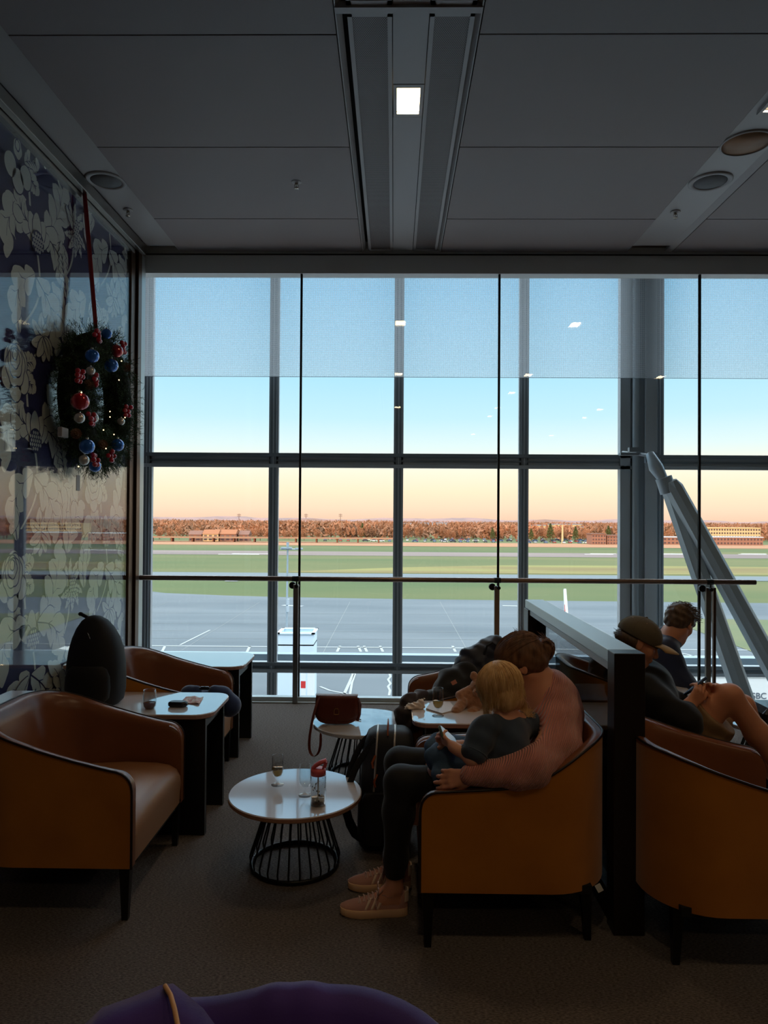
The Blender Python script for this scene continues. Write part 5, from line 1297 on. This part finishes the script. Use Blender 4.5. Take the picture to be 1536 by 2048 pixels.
def strands(name, parent, m, fn, n, r=.0016, seg=4, taper=True):
    k = MB()
    for i in range(n):
        pts = fn(i); kk = len(pts); k.tube(pts, [r*(1-.65*j/(kk-1)) if taper else r for j in range(kk)], seg, cap=False)
    return obj(name, k, m, parent, recalc=False)
def on_ell(c, R, rad, v):    # scaled point on an ellipsoid in direction v (local)
    v = V(v).normalized(); return V(c)+R @ V((v.x*rad[0], v.y*rad[1], v.z*rad[2]))
# ================================================================= the woman
H = P(1040, 1328, 3.04)                                      # head centre
wf = V((-.80, .10, -.60)); wu = V((-.52, .02, .85))
hp, hq, HR = head_prims(H, wf, wu, .98)
neck0 = hq(-.035, 0, -.075); neckb = P(1082, 1402, 3.06)
shN = P(1116, 1446, 2.90); shF = V((shN.x-.02, shN.y+.34, shN.z+.0))
elN = P(1068, 1534, 2.725); wrN = P(942, 1552, 2.70)
hip = V((.60, 3.04, .50)); hipN = V((.54, 2.93, .505)); hipF = V((.54, 3.14, .505))
kN = V((.035, 2.92, .535)); kF = V((.035, 3.12, .545)); aN = V((.012, 2.935, .10)); aF = V((.03, 3.15, .10))
fdir = V((-1, 0, 0))
body = hp+[cap_(neck0, neckb, .054, .060, .03), cap_(neckb, shN, .06, .05, .05), cap_(neckb, shF, .06, .05, .05),
    ell_(V((.66,3.06,.80)), (.11,.165,.16), k=.05), ell_(V((.64,3.05,.62)), (.12,.15,.15), k=.05), ell_(hip, (.13,.17,.11), k=.05)]
body += chain([shN, elN, wrN], [.048,.040,.026], .03)
elF = V((.52, 3.25, .62)); wrF = V((.34, 3.12, .60)); body += chain([shF, elF, wrF], [.048,.040,.026], .03)
body += hand_prims(wrN, V((-.95,.10,-.16)), V((.05,.95,-.25)), 1, .90, [.34,.40,.48,.56], thumb=(.8,.5,.25), spread=.07)
body += hand_prims(wrF, V((-.9,-.3,-.2)), V((0,-.6,-.8)), -1, .96, .4)
for hh_, kk_, aa_ in ((hipN, kN, aN), (hipF, kF, aF)):
    body += chain([hh_, hh_.lerp(kk_, .6), kk_], [.085,.066,.056], .04)+chain([kk_, kk_.lerp(aa_, .28), kk_.lerp(aa_, .75), aa_], [.054,.055,.038,.032], .03)
    body += [cap_(aa_, aa_+V((-.05,0,-.045)), .034, .033, .02), cap_(aa_+V((.01,0,-.05)), aa_+V((-.14,0,-.068)), .032, .022, .02)]
t = thing('person', 'woman in a pink ribbed jumper and black leggings bending over the child on her lap', 'person', (.6, 3.0, 0))
Lw = local(t.location)
def body_obj(name, prims, vox, m, parent, **k):
    vs, fs = sdf(prims, vox, **k); vs = np.asarray(vs)-np.array(parent.location); return obj(name, (vs, fs), m, parent)
wb = body_obj('body', body, .005, M['skin_w'], t)
# jumper
jn = neckb+V((.0,.0,.0))
sw = [cap_(neckb+V((.022,0,-.020)), shN+V((.01,0,-.01)), .068, .070, .05), cap_(neckb+V((.03,0,-.035)), shF+V((.01,0,-.01)), .062, .066, .05), ell_(V((.68,3.06,.78)), (.125,.185,.19), k=.06), ell_(V((.66,3.05,.60)), (.14,.18,.17), k=.05), ell_(V((.62,3.05,.50)), (.16,.19,.08), k=.04)]
sw += [cap_(shN, P(1122,1490,2.83), .070, .074, .05), cap_(P(1122,1490,2.83), elN+V((.005,0,.0)), .074, .070, .04), cap_(elN, P(1030,1545,2.72), .070, .066, .03), cap_(P(1030,1545,2.72), P(985,1547,2.71), .062, .050, .03), cap_(P(985,1547,2.71), P(938,1550,2.70), .050, .036, .02)]
sw += chain([shF, elF, wrF], [.07,.065,.036], .04)
body_obj('jumper', sw, .006, M['knit'], t, noise=(.0035, 30))
nc = neckb+V((-.005, 0, .0))
ax_ = (neck0-neckb).normalized(); FRm = frame(ax_)
obj('jumper_collar', MB().tube([Lw(neckb+ax_*(.012+.018*math.sin(2*PI*i/24+.3))+FRm @ V((.073*math.cos(2*PI*i/24), .073*math.sin(2*PI*i/24), 0))) for i in range(24)], .007, 8, closed=True), M['knit'], t)
obj('jumper_cuff', MB().tube([Lw(wrN+(elN-wrN).normalized()*f) for f in (.0, .012, .028, .04)], [.031,.036,.038,.036], 18), M['knit'], t)
obj('bracelet', MB().tube([Lw(wrN+(wrN-elN).normalized()*.006+frame(wrN-elN) @ V((.031*math.cos(a*PI/12), .031*math.sin(a*PI/12), 0))) for a in range(24)], .0016, 6, closed=True), M['brass'], t)
# leggings
lg = [ell_(hip, (.135,.18,.115), k=.05)]
for hh_, kk_, aa_ in ((hipN, kN, aN), (hipF, kF, aF)):
    e = aa_.lerp(kk_, .14); lg += chain([hh_, hh_.lerp(kk_, .6), kk_], [.094,.076,.065], .05)+chain([kk_, kk_.lerp(aa_, .28), kk_.lerp(aa_, .72), e], [.063,.063,.047,.040], .03)
body_obj('leggings', lg, .006, M['legging'], t, clips=[((0,0,.145), (0,0,-1))])
# hair: cap, bun, strands
hc = hq(-.022, 0, .030); hr = (.108, .086, .098)
hair = [ell_(hc, hr, HR, .01), ell_(hq(-.055,0,-.03), (.062,.066,.05), HR, .03)]
fh = [(hq(.075,0,-.02), HR @ V((1,0,0))), (hq(.01,0,-.075), HR @ V((0,0,-1)))]
bun = P(1090, 1298, 3.05)
hv = sdf(hair+[ell_(bun, (.036,.038,.042), k=.012), cap_(hq(-.10,0,.035), bun, .03, .026, .02)], .005, noise=(.0015, 90), clips=[(hq(.052,0,.03), HR @ V((1,0,-.62))), (hq(0,0,-.052), HR @ V((.5,0,-1)))])
ho = obj('hair', (np.asarray(hv[0])-np.array(t.location), hv[1]), M['hair_br'], t)
tie = hq(-.108, 0, .04)
def fs_w(i):
    a = random.uniform(-1.35, 1.35); e = random.uniform(-.15, .9)
    v0 = V((.78-.25*abs(a), math.sin(a), .35+.75*math.cos(a)*e+.1)); v1 = V((-1, .25*math.sin(a), .12)); out = []
    for j in range(9):
        f = j/8; v = v0.lerp(v1, f); out.append(Lw(on_ell(hc, HR, tuple(q+.002+.002*random.random() for q in hr), v)))
    return out+[Lw(tie)]
strands('hair_strands', t, M['hair_br'], fs_w, 260, .0017).parent = ho
def fs_b(i):
    a = random.uniform(0, 2*PI); b = random.uniform(-1, 1); out = []
    for j in range(10):
        th = a+j*.42; out.append(Lw(bun+V((.040*math.cos(th)*math.cos(b*.9), .040*math.sin(b*1.2), .044*math.sin(th)))+V((random.gauss(0,.002),)*3)))
    return out
strands('bun_strands', t, M['hair_br'], fs_b, 70, .002).parent = ho
def fs_f(i):   # flyaway ends standing up from the bun and crown
    b0 = hq(-.085+.03*random.random(), random.uniform(-.03,.03), .085) if i % 3 else bun+V((.0,0,.03)); d = V((random.uniform(-.5,.25), random.uniform(-.3,.3), random.uniform(.5,1))).normalized()*random.uniform(.025,.055)
    return [Lw(b0), Lw(b0+d*.5), Lw(b0+d+V((-.012,0,-.004)))]
strands('flyaway_hair', t, M['hair_br'], fs_f, 46, .0014).parent = ho
def fs_n(i):   # wisps at the nape
    b0 = hq(-.085, random.uniform(-.05,.05), -.02); d = V((random.uniform(.4,1), random.uniform(-.2,.2), random.uniform(-.5,.3))).normalized()*random.uniform(.03,.06)
    return [Lw(b0), Lw(b0+d*.5+V((0,0,-.004))), Lw(b0+d)]
strands('nape_wisps', t, M['hair_br'], fs_n, 24, .0007).parent = ho
# shoes
M['suede'] = mat('dusty_pink_suede', (196,146,130), .85, bump=(220, .25, .0008)); M['sole'] = mat('cream_rubber', (222,180,140), .6); M['stripe'] = mat('cream_leather', (244,216,188), .5); M['lace'] = mat('pale_lace', (214,180,168), .8); M['lining'] = mat('dark_lining', (40,30,28), .9)
def shoe(a_, yaw, lb):
    Rz = Matrix.Rotation(yaw, 3, 'Z'); o0 = V((a_.x+.055, a_.y, 0))       # heel centre at floor
    W = lambda x, y, z: Lw(o0+Rz @ V((-x, y, z)))                       # x from heel forward (towards -X)
    secs = [(.0,.012,.086),(.012,.026,.092),(.04,.033,.082),(.08,.035,.068),(.115,.037,.078),(.15,.042,.072),(.19,.046,.058),(.225,.043,.050),(.25,.034,.044),(.268,.020,.038),(.274,.006,.032)]
    def out(d, z): return [(x+(d if x > .2 else -d if x < .02 else 0), w_+d) for x, w_, h in secs]
    s_ = obj('shoe', MB(), M['suede'], t) if False else None
    k = MB(); rings = []
    for x, w_, h in secs: rings.append([W(x, w_*math.cos(b)*(1 if math.sin(b) < .2 else .93), .022+(h-.022)*max(0, math.sin(b))**.75 if math.sin(b) > 0 else .018) for b in [2*PI*q/20 for q in range(20)]])
    k.loft(rings); up_ = obj('shoe', k, M['suede'], t)
    kk = MB(); ol = [(x, w_+.004) for x, w_, h in secs]+[(x, -w_-.004) for x, w_, h in reversed(secs)]
    toe = lambda x: .006*max(0, (x-.2)/.07)
    kk.loft([[W(x*1.0, y*.97, .0+toe(x)) for x, y in ol], [W(x, y, .004+toe(x)) for x, y in ol], [W(x, y, .030) for x, y in ol], [W(x, y*.9, .031) for x, y in ol]]); so = obj('sole', kk, M['sole'], t); so.parent = up_
    # opening, collar
    kk = MB(); kk.tube([W(.018+.055*(1-math.cos(b))*.9, .028*math.sin(b), .088-.020*math.sin(b/2)**2+ (.01 if math.cos(b) < -.3 else 0)) for b in [2*PI*q/24 for q in range(24)]], .0045, 8, closed=True); c_ = obj('collar', kk, M['suede'], t); c_.parent = up_
    kk = MB().ell(W(.065, 0, .082), (.048,.026,.012), 14, 8); c_ = obj('lining', kk, M['lining'], t); c_.parent = up_
    kk = MB(); kk.loft([[W(.10+.01*j, y, .082-.0*j+.02*(1-j/2)) for y in (-.022,-.01,.01,.022)]+[W(.10+.01*j, y, .078+.02*(1-j/2)) for y in (.022,.01,-.01,-.022)] for j in range(3)]); c_ = obj('tongue', kk, M['suede'], t); c_.parent = up_
    # three side stripes and heel tab
    for i in range(3):
        kk = MB(); x0 = .118+i*.024
        for sg in (-1, 1):
            kk = MB(); rr = []
            for f in range(6):
                z = .032+f*.0075; x = x0-f*.004; ww = np.interp(x, [s[0] for s in secs], [s[1] for s in secs]); hh2 = np.interp(x, [s[0] for s in secs], [s[2] for s in secs]); sb = min(1, ((z-.022)/(hh2-.022)))**(1/.75); yv = ww*.93*math.sqrt(max(0, 1-sb*sb))+.0016
                rr.append([W(x, sg*yv, z), W(x+.011, sg*yv*1.0, z)])
            kk.grid(rr); c_ = obj('side_stripe', kk, M['stripe'], t, solid=.001); c_.parent = up_
    kk = MB().loft([[W(x, y, z) for x, y in ((-.004,-.014),(-.004,.014),(.012,.026),(.014,.024),(.002,.012),(.002,-.012),(.014,-.024),(.012,-.026))] for z in (.055, .075, .098)]); c_ = obj('heel_tab', kk, M['stripe'], t); c_.parent = up_
    # laces
    kk = MB()
    for i in range(5):
        x = .118+i*.018; z = np.interp(x, [s[0] for s in secs], [s[2] for s in secs])+.003
        kk.tube([W(x, -.024, z-.010), W(x+.004, -.010, z+.002), W(x+.008, .010, z+.002), W(x+.006, .024, z-.010)], .0028, 6); kk.tube([W(x+.008, -.024, z-.010), W(x+.004, 0, z+.004), W(x, .024, z-.010)], .0028, 6)
    for sg in (-1, 1):
        kk.tube([W(.115,0,.088), W(.120,sg*.02,.11), W(.118,sg*.035,.112), W(.122,sg*.036,.09), W(.118,sg*.012,.086)], .0028, 6)
        kk.tube([W(.118,sg*.01,.086), W(.13,sg*.035,.07), W(.128,sg*.044,.045)], .0026, 6)
    c_ = obj('laces', kk, M['lace'], t); c_.parent = up_
shoe(aN, .04, ''); shoe(aF, .10, '')
# ================================================================= the child
Hc = P(1000, 1378, 2.86); cf = V((-.62, .55, -.52)); cu = V((-.25, .28, .92))
cp, cq, CR = head_prims(Hc, cf, cu, .80)
csN = P(968, 1458, 2.76); csF = P(1062, 1446, 2.92); cneck = (csN+csF)/2+V((-.01,0,.025)); cneckT = cq(-.02,0,-.07)
ceN = P(944, 1516, 2.71); cwN = P(907, 1494, 2.755)
chip = P(978, 1545, 2.86); chip.z = .645
ckN = V((.205, 2.87, .655)); ckF = V((.21, 3.0, .65)); caN = V((.115, 2.99, .36)); caF = V((.12, 3.05, .36))
t2 = thing('person', 'small blonde child in a washed navy t-shirt holding a phone on the woman\'s lap', 'person', tuple(chip)); 
cbody = cp+[cap_(cneckT, cneck, .036, .04, .02), cap_(cneck, csN, .04, .036, .03), cap_(cneck, csF, .04, .036, .03), ell_((csN+csF)/2+V((0,0,-.08)), (.07,.09,.10), k=.04), ell_(chip, (.08,.095,.075), k=.04)]
cbody += chain([csN, ceN, cwN], [.034,.027,.019], .02)
ceF = V((csF.x-.14, csF.y+.06, csF.z-.12)); cwF = P(893, 1490, 2.88); cbody += chain([csF, ceF, cwF], [.034,.028,.020], .02)
cbody += hand_prims(cwN, P(884, 1476, 2.80)-cwN, V((-.1,.9,.5)), 1, .62, [.55,.6,.7,.8], thumb=(.6,.5,.55), kk=.003)
cbody += hand_prims(cwF, P(880, 1474, 2.86)-cwF, V((.3,-.8,.5)), -1, .62, [.6,.7,.8,.9], kk=.003)
for a_, b_, c_ in ((chip+V((-.02,-.05,0)), ckN, caN), (chip+V((-.02,.05,0)), ckF, caF)):
    cbody += chain([a_, b_], [.056,.042], .03)+chain([b_, b_.lerp(c_, .3), c_], [.040,.038,.025], .02)+[cap_(c_, c_+V((-.08,.01,-.02)), .024, .018, .015)]
def rel(v, o): return (np.asarray(v[0])-np.array(o.location), v[1])
cb = obj('body', rel(sdf(cbody, .004), t2), M['skin_c'], t2)
# t-shirt
mid = (csN+csF)/2
ts = [cap_(cneck+V((0,0,-.012)), csN+V((.0,0,-.004)), .046, .047, .03), cap_(cneck+V((0,0,-.012)), csF+V((0,0,-.004)), .046, .047, .03), ell_(mid+V((.0,0,-.075)), (.085,.115,.105), k=.04), ell_(mid.lerp(chip, .75), (.095,.115,.10), k=.04)]
ts += [cap_(csN, csN.lerp(ceN, .72), .050, .054, .025), cap_(csF, csF.lerp(ceF, .7), .046, .05, .02)]
dcl = (ceN-csN).normalized()
body_obj('t_shirt', ts, .005, M['tee'], t2, noise=(.003, 42), clips=[(csN.lerp(ceN, .80), dcl) if False else ((0,0,.60), (0,0,-1))])
FRs = frame(dcl); obj('sleeve_hem', MB().tube([Vector(csN.lerp(ceN, .80))-V(t2.location)+FRs @ V((.050*math.cos(a*PI/12), .050*math.sin(a*PI/12), 0)) for a in range(24)], .004, 6, closed=True), M['tee'], t2)
sh = [ell_(chip+V((-.0,0,-.005)), (.10,.115,.085), k=.04), cap_(chip+V((-.02,-.05,0)), ckN+V((-.015,0,-.005)), .072, .058, .03), cap_(chip+V((-.02,.05,0)), ckF+V((-.015,0,0)), .072, .058, .03), cap_(chip+V((-.04,-.07,-.03)), P(885,1552,2.80), .055, .04, .03), cap_(P(885,1552,2.80), P(905,1566,2.80), .035, .035, .03)]
body_obj('shorts', sh, .005, M['denim'], t2, noise=(.004, 50))
# hair: bob with loose ends
cc = cq(-.008, 0, .022); crd = (.094, .078, .084)
hv = sdf([ell_(cc, (.090,.075,.080), CR, .01), ell_(cq(-.035,0,-.045), (.052,.066,.062), CR, .03), ell_(cq(-.02,.045,-.06), (.036,.026,.05), CR, .02), ell_(cq(-.02,-.045,-.06), (.036,.026,.05), CR, .02)], .004, clips=[(cq(.055,0,.02), CR @ V((1,0,-.35)))])
ch = obj('hair', rel(hv, t2), M['hair_bl'], t2); Lc = local(t2.location)
def fs_c(i):
    a = random.uniform(.55, 2*PI-.55) ; crown_ = V((-.25, .05*math.sin(i), 1)); v1 = V((math.cos(a), math.sin(a), -.25)); out = []
    rad = tuple(q+.003+.005*random.random() for q in crd); off = random.uniform(-.06, .06)
    for j in range(8):
        f = j/7; v = crown_.lerp(v1, f**.9)+V((0, off*f, 0)); out.append(on_ell(cc, CR, rad, v))
    p = out[-1]; d = (out[-1]-out[-2]).normalized(); L_ = random.uniform(.045, .085); outd = CR @ V((math.cos(a), math.sin(a), 0))
    cu_ = random.uniform(-.2, .9)
    for j in range(5):
        d = (d*.8+V((0,0,-1))*.5*(1-.2*j)+outd*(.12*cu_*j-.10)).normalized(); p = p+d*(L_/5); out.append(p+V((random.gauss(0,.0012),)*3))
    return [Lc(x) for x in out]
strands('hair_strands', t2, M['hair_bl'], fs_c, 620, .0019).parent = ch
def fs_c2(i):
    s0 = cq(-.02+.03*random.random(), -.045*(1 if i % 2 else .2), -.075); q0 = P(random.uniform(1035,1056), random.uniform(1405,1420), 2.86); q1 = P(random.uniform(1042,1066), random.uniform(1418,1436), 2.86)
    return [Lc(cq(-.055,-.05,0)), Lc((cq(-.055,-.05,0)+q0)/2+V((.0,0,.012))), Lc(q0), Lc(q1), Lc(q1+V((.012,0,random.uniform(-.003,.014))))]
strands('hair_flick', t2, M['hair_bl'], fs_c2, 60, .0018).parent = ch
# phone in the child's hands
M['scr'] = mat('phone_screen', (150,175,195), .08, coat=1, emit=((170,200,220), .35)); M['case_g'] = mat('sage_phone_case', (90,104,84), .5); M['case_n'] = mat('navy_phone_case', (40,58,92), .5)
def phone(name_lb, c, along, nrm, L_, W_, cm, sm):
    t = thing('phone', name_lb, 'phone', tuple(c)); y = V(along).normalized(); n_ = (V(nrm)-y*V(nrm).dot(y)).normalized(); x = y.cross(n_); R = Matrix((x, y, n_)).transposed()
    k = MB(); ring = rrect(-W_/2, W_/2, -L_/2, L_/2, .012); rs = [[tuple(R @ V((px*f, py*(1-(1-f)*.5), z))) for px, py in ring] for f, z in ((.96,-.0055),(1,-.003),(1,.003),(.97,.0055))]
    k.loft(rs); obj('case', k, cm, t)
    ring = rrect(-W_/2+.004, W_/2-.004, -L_/2+.004, L_/2-.004, .009); obj('screen', MB().loft([[tuple(R @ V((a, b, z))) for a, b in ring] for z in (.0052, .0062)]), sm, t)
    return t
a = P(882, 1463, 2.80); b = P(912, 1489, 2.86)
phone("phone with a lit screen and green case in the child's hand", (a+b)/2, a-b, V((.62,-.22,.62)), (a-b).length*1.05, .068, M['case_g'], M['scr'])
# ================================================================= person in cap
Hm = P(1277, 1285, 3.55); mf = V((.88, -.20, -.36)); mu = V((.38, -.05, .92))
mp_, mq, MR = head_prims(Hm, mf, mu, .98)
mneckT = mq(-.03,0,-.075); mneck = P(1262, 1358, 3.60); mshN = P(1290, 1385, 3.45); mshF = V((mshN.x-.0, mshN.y+.36, mshN.z))
mhip = V((1.35, 3.62, .515)); mel = P(1372, 1442, 3.33); mwr = P(1376, 1412, 3.40)
mkN = P(1461, 1392, 3.42); mhN = V((1.40, 3.54, .52)); maN = P(1545, 1500, 3.38); mkF = P(1486, 1412, 3.66); mhF = V((1.38, 3.72, .52)); maF = V((2.0, 3.70, .22))
maN = V((2.02, 3.42, .20))
mb = mp_+[cap_(mneckT, mneck, .058, .064, .03), cap_(mneck, mshN, .065, .055, .05), cap_(mneck, mshF, .065, .055, .05), ell_(V((1.27,3.62,.68)), (.12,.18,.20), k=.05), ell_(mhip, (.14,.17,.12), k=.05)]
mb += chain([mshN, mel, mwr], [.052,.042,.028], .03); melF = V((mel.x-.05, mel.y+.45, mel.z)); mwF = P(1388, 1408, 3.50); mb += chain([mshF, melF, mwF], [.052,.042,.028], .03)
mb += hand_prims(mwr, P(1400, 1386, 3.42)-mwr, V((.1,.9,.35)), -1, 1.0, [.6,.7,.8,.9], thumb=(.7,.4,.6))
mb += hand_prims(mwF, P(1402, 1390, 3.50)-mwF, V((.1,-.9,.3)), 1, 1.0, [.6,.7,.8,.9], thumb=(.7,.4,.6))
for a_, b_, c_ in ((mhN, mkN, maN), (mhF, mkF, maF)):
    mb += chain([a_, a_.lerp(b_, .5), b_], [.088,.068,.053], .04)+chain([b_, b_.lerp(c_, .3), b_.lerp(c_, .75), c_], [.052,.054,.040,.034], .03)+[cap_(c_, c_+V((.16,.0,-.06)), .036, .026, .02)]
t3 = thing('person', 'person in an olive cap and black sweatshirt looking down at a phone, bare knee raised', 'person', (1.35, 3.6, 0))
obj('body', rel(sdf(mb, .005), t3), M['skin_m'], t3)
hd = [cap_(mneck+V((.01,0,-.03)), mshN, .07, .075, .05), cap_(mneck+V((.01,0,-.03)), mshF, .07, .075, .05), ell_(V((1.27,3.62,.70)), (.15,.215,.21), k=.05), ell_(V((1.33,3.61,.54)), (.16,.20,.12), k=.05)]
hd += [cap_(mshN, mel, .078, .070, .04), cap_(mel, mel.lerp(mwr, .55), .068, .052, .03), cap_(mshF, melF, .078, .066, .04), cap_(melF, melF.lerp(mwF, .8), .066, .045, .03), cap_(mneck+V((-.03,0,.0)), mneck+V((-.05,0,-.05)), .075, .08, .04)]
body_obj('sweatshirt', hd, .006, M['hoodie'], t3, noise=(.004, 34))
kh = [ell_(mhip+V((.03,0,0)), (.15,.19,.12), k=.04), cap_(mhN, mhN.lerp(mkN, .62), .118, .100, .04), cap_(mhF, mhF.lerp(mkF, .62), .118, .100, .04), cap_(mhN+V((.05,0,-.03)), mhN.lerp(mkN, .6)+V((.05,0,-.06)), .09, .07, .04)]
dN = (mkN-mhN).normalized()
body_obj('shorts', kh, .006, M['khaki'], t3, noise=(.004, 45), clips=[(mhN.lerp(mkN, .66), dN)])
for c_ in ((maN, 0), (maF, 0)):
    q0 = c_[0]; obj('shoe', rel(sdf([cap_(q0+V((-.03,0,-.05)), q0+V((.17,0,-.09)), .045, .036, .03), cap_(q0+V((-.01,0,-.02)), q0+V((.06,0,-.05)), .046, .044, .03)], .006), t3), M['white'], t3)
# cap
capc = mq(-.010,0,.040); cv = sdf([ell_(capc, (.110,.090,.088), MR, .01)], .005, clips=[(mq(0,0,.018), MR @ V((-.12,0,-1)))])
co = obj('cap', rel(cv, t3), mat('olive_cap_cloth', (98,88,70), .85, bump=(300, .3, .0006)), t3); Lm = local(t3.location)
rows = []
for i in range(9):
    a = -1+2*i/8; row = []
    for j in range(6):
        f = j/5; x = .084*math.cos(a*.95)+.018+f*.095*math.cos(a*1.1)**.7; y = .080*math.sin(a*.95)*(1-.0*f)+.012*a*f; z = .036-.012*f-.018*(a*a)*(1-.2*f)+.006*math.sin(PI*f); row.append(Lm(mq(x, y, z)))
    rows.append(row)
br = obj('cap_brim', MB().grid(rows), mat('tan_brim', (176,146,104), .8), t3, solid=.004)
for i in range(6):
    a = 2*PI*i/6+.5; o = obj('eyelet', MB().ell(Lm(on_ell(capc, MR, (.111,.091,.089), (math.cos(a), math.sin(a), 1.1))), (.0025,.0025,.0025), 8, 6), M['lace'], t3); o.parent = co
    o = obj('seam', MB().tube([Lm(on_ell(capc, MR, (.1105,.0905,.0885), (math.cos(a+.5)*math.sin(b), math.sin(a+.5)*math.sin(b), math.cos(b)))) for b in (.02,.3,.6,.9,1.2,1.5)], .0012, 5), co.data.materials[0], t3); o.parent = co
obj('cap_button', MB().ell(Lm(on_ell(capc, MR, (.112,.092,.09), (0,0,1))), (.007,.007,.004), 10, 6), co.data.materials[0], t3).parent = co
e_ = on_ell(capc, MR, (.112,.092,.09), (1,-.55,.35)); obj('cap_emblem', MB().tube([Lm(e_+MR @ V((-.002, .010*math.cos(b), .010*math.sin(b)))) for b in [x*.5 for x in range(9)]], .0018, 6), M['lace'], t3).parent = co
def fs_m(i):
    b0 = mq(-.085, random.uniform(-.04,.04), random.uniform(.0,.03)); d = V((-.9, 0, random.uniform(-.35,.4))).normalized()*random.uniform(.025,.05)
    return [Lm(b0), Lm(b0+d*.6), Lm(b0+d+V((0,0,random.uniform(-.01,.012))))]
strands('hair', t3, M['hair_dk'], fs_m, 60, .0016)
obj('hair_back', rel(sdf([ell_(mq(-.035,0,.0), (.084,.083,.055), MR, .01)], .005), t3), M['hair_dk'], t3)
a = P(1381, 1386, 3.43); b = P(1408, 1363, 3.47); 
phone('navy-cased phone held up by the person in the cap', (a+b)/2+V((0,.02,0)), b-a, V((-.88,.10,.42)), .13, .068, M['case_n'], mat('grey_screen', (60,72,90), .2, emit=((120,150,180), .06)))
# ================================================================= person in navy
Hn = P(1360, 1247, 4.50); nf = V((.72, .50, -.42)); nu = V((.38, .20, .9))
np_, nq, NR = head_prims(Hn, nf, nu, .98)
nneckT = nq(-.03,0,-.075); nneck = P(1340, 1276, 4.56); nsN = P(1332, 1302, 4.40); nsF = V((nsN.x+.06, nsN.y+.36, nsN.z))
nhip = V((1.42, 4.75, .52)); nel = P(1372, 1372, 4.34); nwr = P(1395, 1388, 4.36)
nb = np_+[cap_(nneckT, nneck, .058, .062, .03), cap_(nneck, nsN, .062, .055, .05), cap_(nneck, nsF, .062, .055, .05), ell_(V((1.58,4.66,.66)), (.13,.18,.19), k=.05), ell_(nhip, (.14,.17,.12), k=.05)]
nwF = V((nwr.x+.0, nwr.y+.28, nwr.z)); nb += chain([nsN, nel, nwr], [.05,.042,.028], .03)+chain([nsF, nsF+V((.15,.02,-.22)), nwF], [.05,.042,.028], .03)
nb += hand_prims(nwr, V((.85,.2,-.3)), V((0,.3,-.9)), 1, 1, .5)+hand_prims(nwF, V((.85,-.2,-.3)), V((0,-.3,-.9)), -1, 1, .5)
t4 = thing('person', 'person in a navy jacket with tousled brown hair looking away outside', 'person', (1.5, 4.7, 0))
for y_ in (-.09, .10):
    h_ = nhip+V((0,y_,0)); k_ = V((1.90, 4.75+y_, .53)); a_ = V((1.93, 4.75+y_, .09)); nb += chain([h_, k_], [.09,.06], .04)+chain([k_, k_.lerp(a_, .3), a_], [.058,.056,.034], .03)+[cap_(a_, a_+V((.13,0,-.055)), .036, .026, .02)]
obj('body', rel(sdf(nb, .006), t4), M['skin_m'], t4)
jk = [cap_(nneck, nsN, .07, .072, .05), cap_(nneck, nsF, .07, .072, .05), ell_(V((1.57,4.66,.70)), (.155,.215,.20), k=.06), ell_(V((1.48,4.72,.56)), (.17,.20,.12), k=.05), cap_(nsN, nel, .075, .062, .04), cap_(nel, nwr, .060, .040, .03), cap_(nsF, nsF+V((.15,.02,-.22)), .075, .062, .04), cap_(nsF+V((.15,.02,-.22)), nwF, .06, .04, .03)]
body_obj('jacket', jk, .007, M['navyj'], t4, noise=(.004, 34))
FRn = frame(nneckT-nneck); body_obj('jacket_collar', [cap_(nneck+FRn @ V((.065*math.cos(a), .065*math.sin(a), .025)), nneck+FRn @ V((.065*math.cos(a+.5), .065*math.sin(a+.5), .025)), .018, .018, .01) for a in [x*.5 for x in range(12)]], .006, M['navyj'], t4)
tr_ = []
for y_ in (-.09, .10): h_ = nhip+V((0,y_,0)); k_ = V((1.90, 4.75+y_, .53)); a_ = V((1.93, 4.75+y_, .12)); tr_ += chain([h_, k_], [.10,.072], .04)+chain([k_, a_], [.068,.05], .03)
body_obj('trousers', tr_, .007, M['legging'], t4)
for y_ in (-.09, .10): q0 = V((1.93, 4.75+y_, .09)); obj('shoe', rel(sdf([cap_(q0+V((-.03,0,-.045)), q0+V((.15,0,-.055)), .042, .034, .03)], .006, clips=[((0,0,.001),(0,0,-1))]), t4), M['black'], t4)
ncn = nq(-.016,0,.036); nv = sdf([ell_(ncn, (.108,.086,.092), NR, .01), ell_(nq(-.06,0,-.015), (.05,.062,.045), NR, .02), ell_(nq(.07,0,.075), (.05,.06,.03), NR, .02)], .005, noise=(.003, 80), clips=[(nq(.075,0,.03), NR @ V((1,0,-.9))), (nq(0,0,-.04), NR @ V((.7,0,-1)))])
nh = obj('hair', rel(nv, t4), M['hair_dk'], t4); Ln = local(t4.location)
def fs_d(i):
    v = V((random.uniform(-.9,1), random.uniform(-1,1), random.uniform(.1,1))); p = on_ell(ncn, NR, (.108,.086,.092), v); o_ = (p-ncn).normalized(); d = (NR @ V((.9, random.uniform(-.5,.5), .1))+o_*.35).normalized()
    return [Ln(p-o_*.004), Ln(p+d*.022+o_*.005), Ln(p+d*.045+o_*.001)]
strands('hair_strands', t4, M['hair_dk'], fs_d, 330, .0022).parent = nh
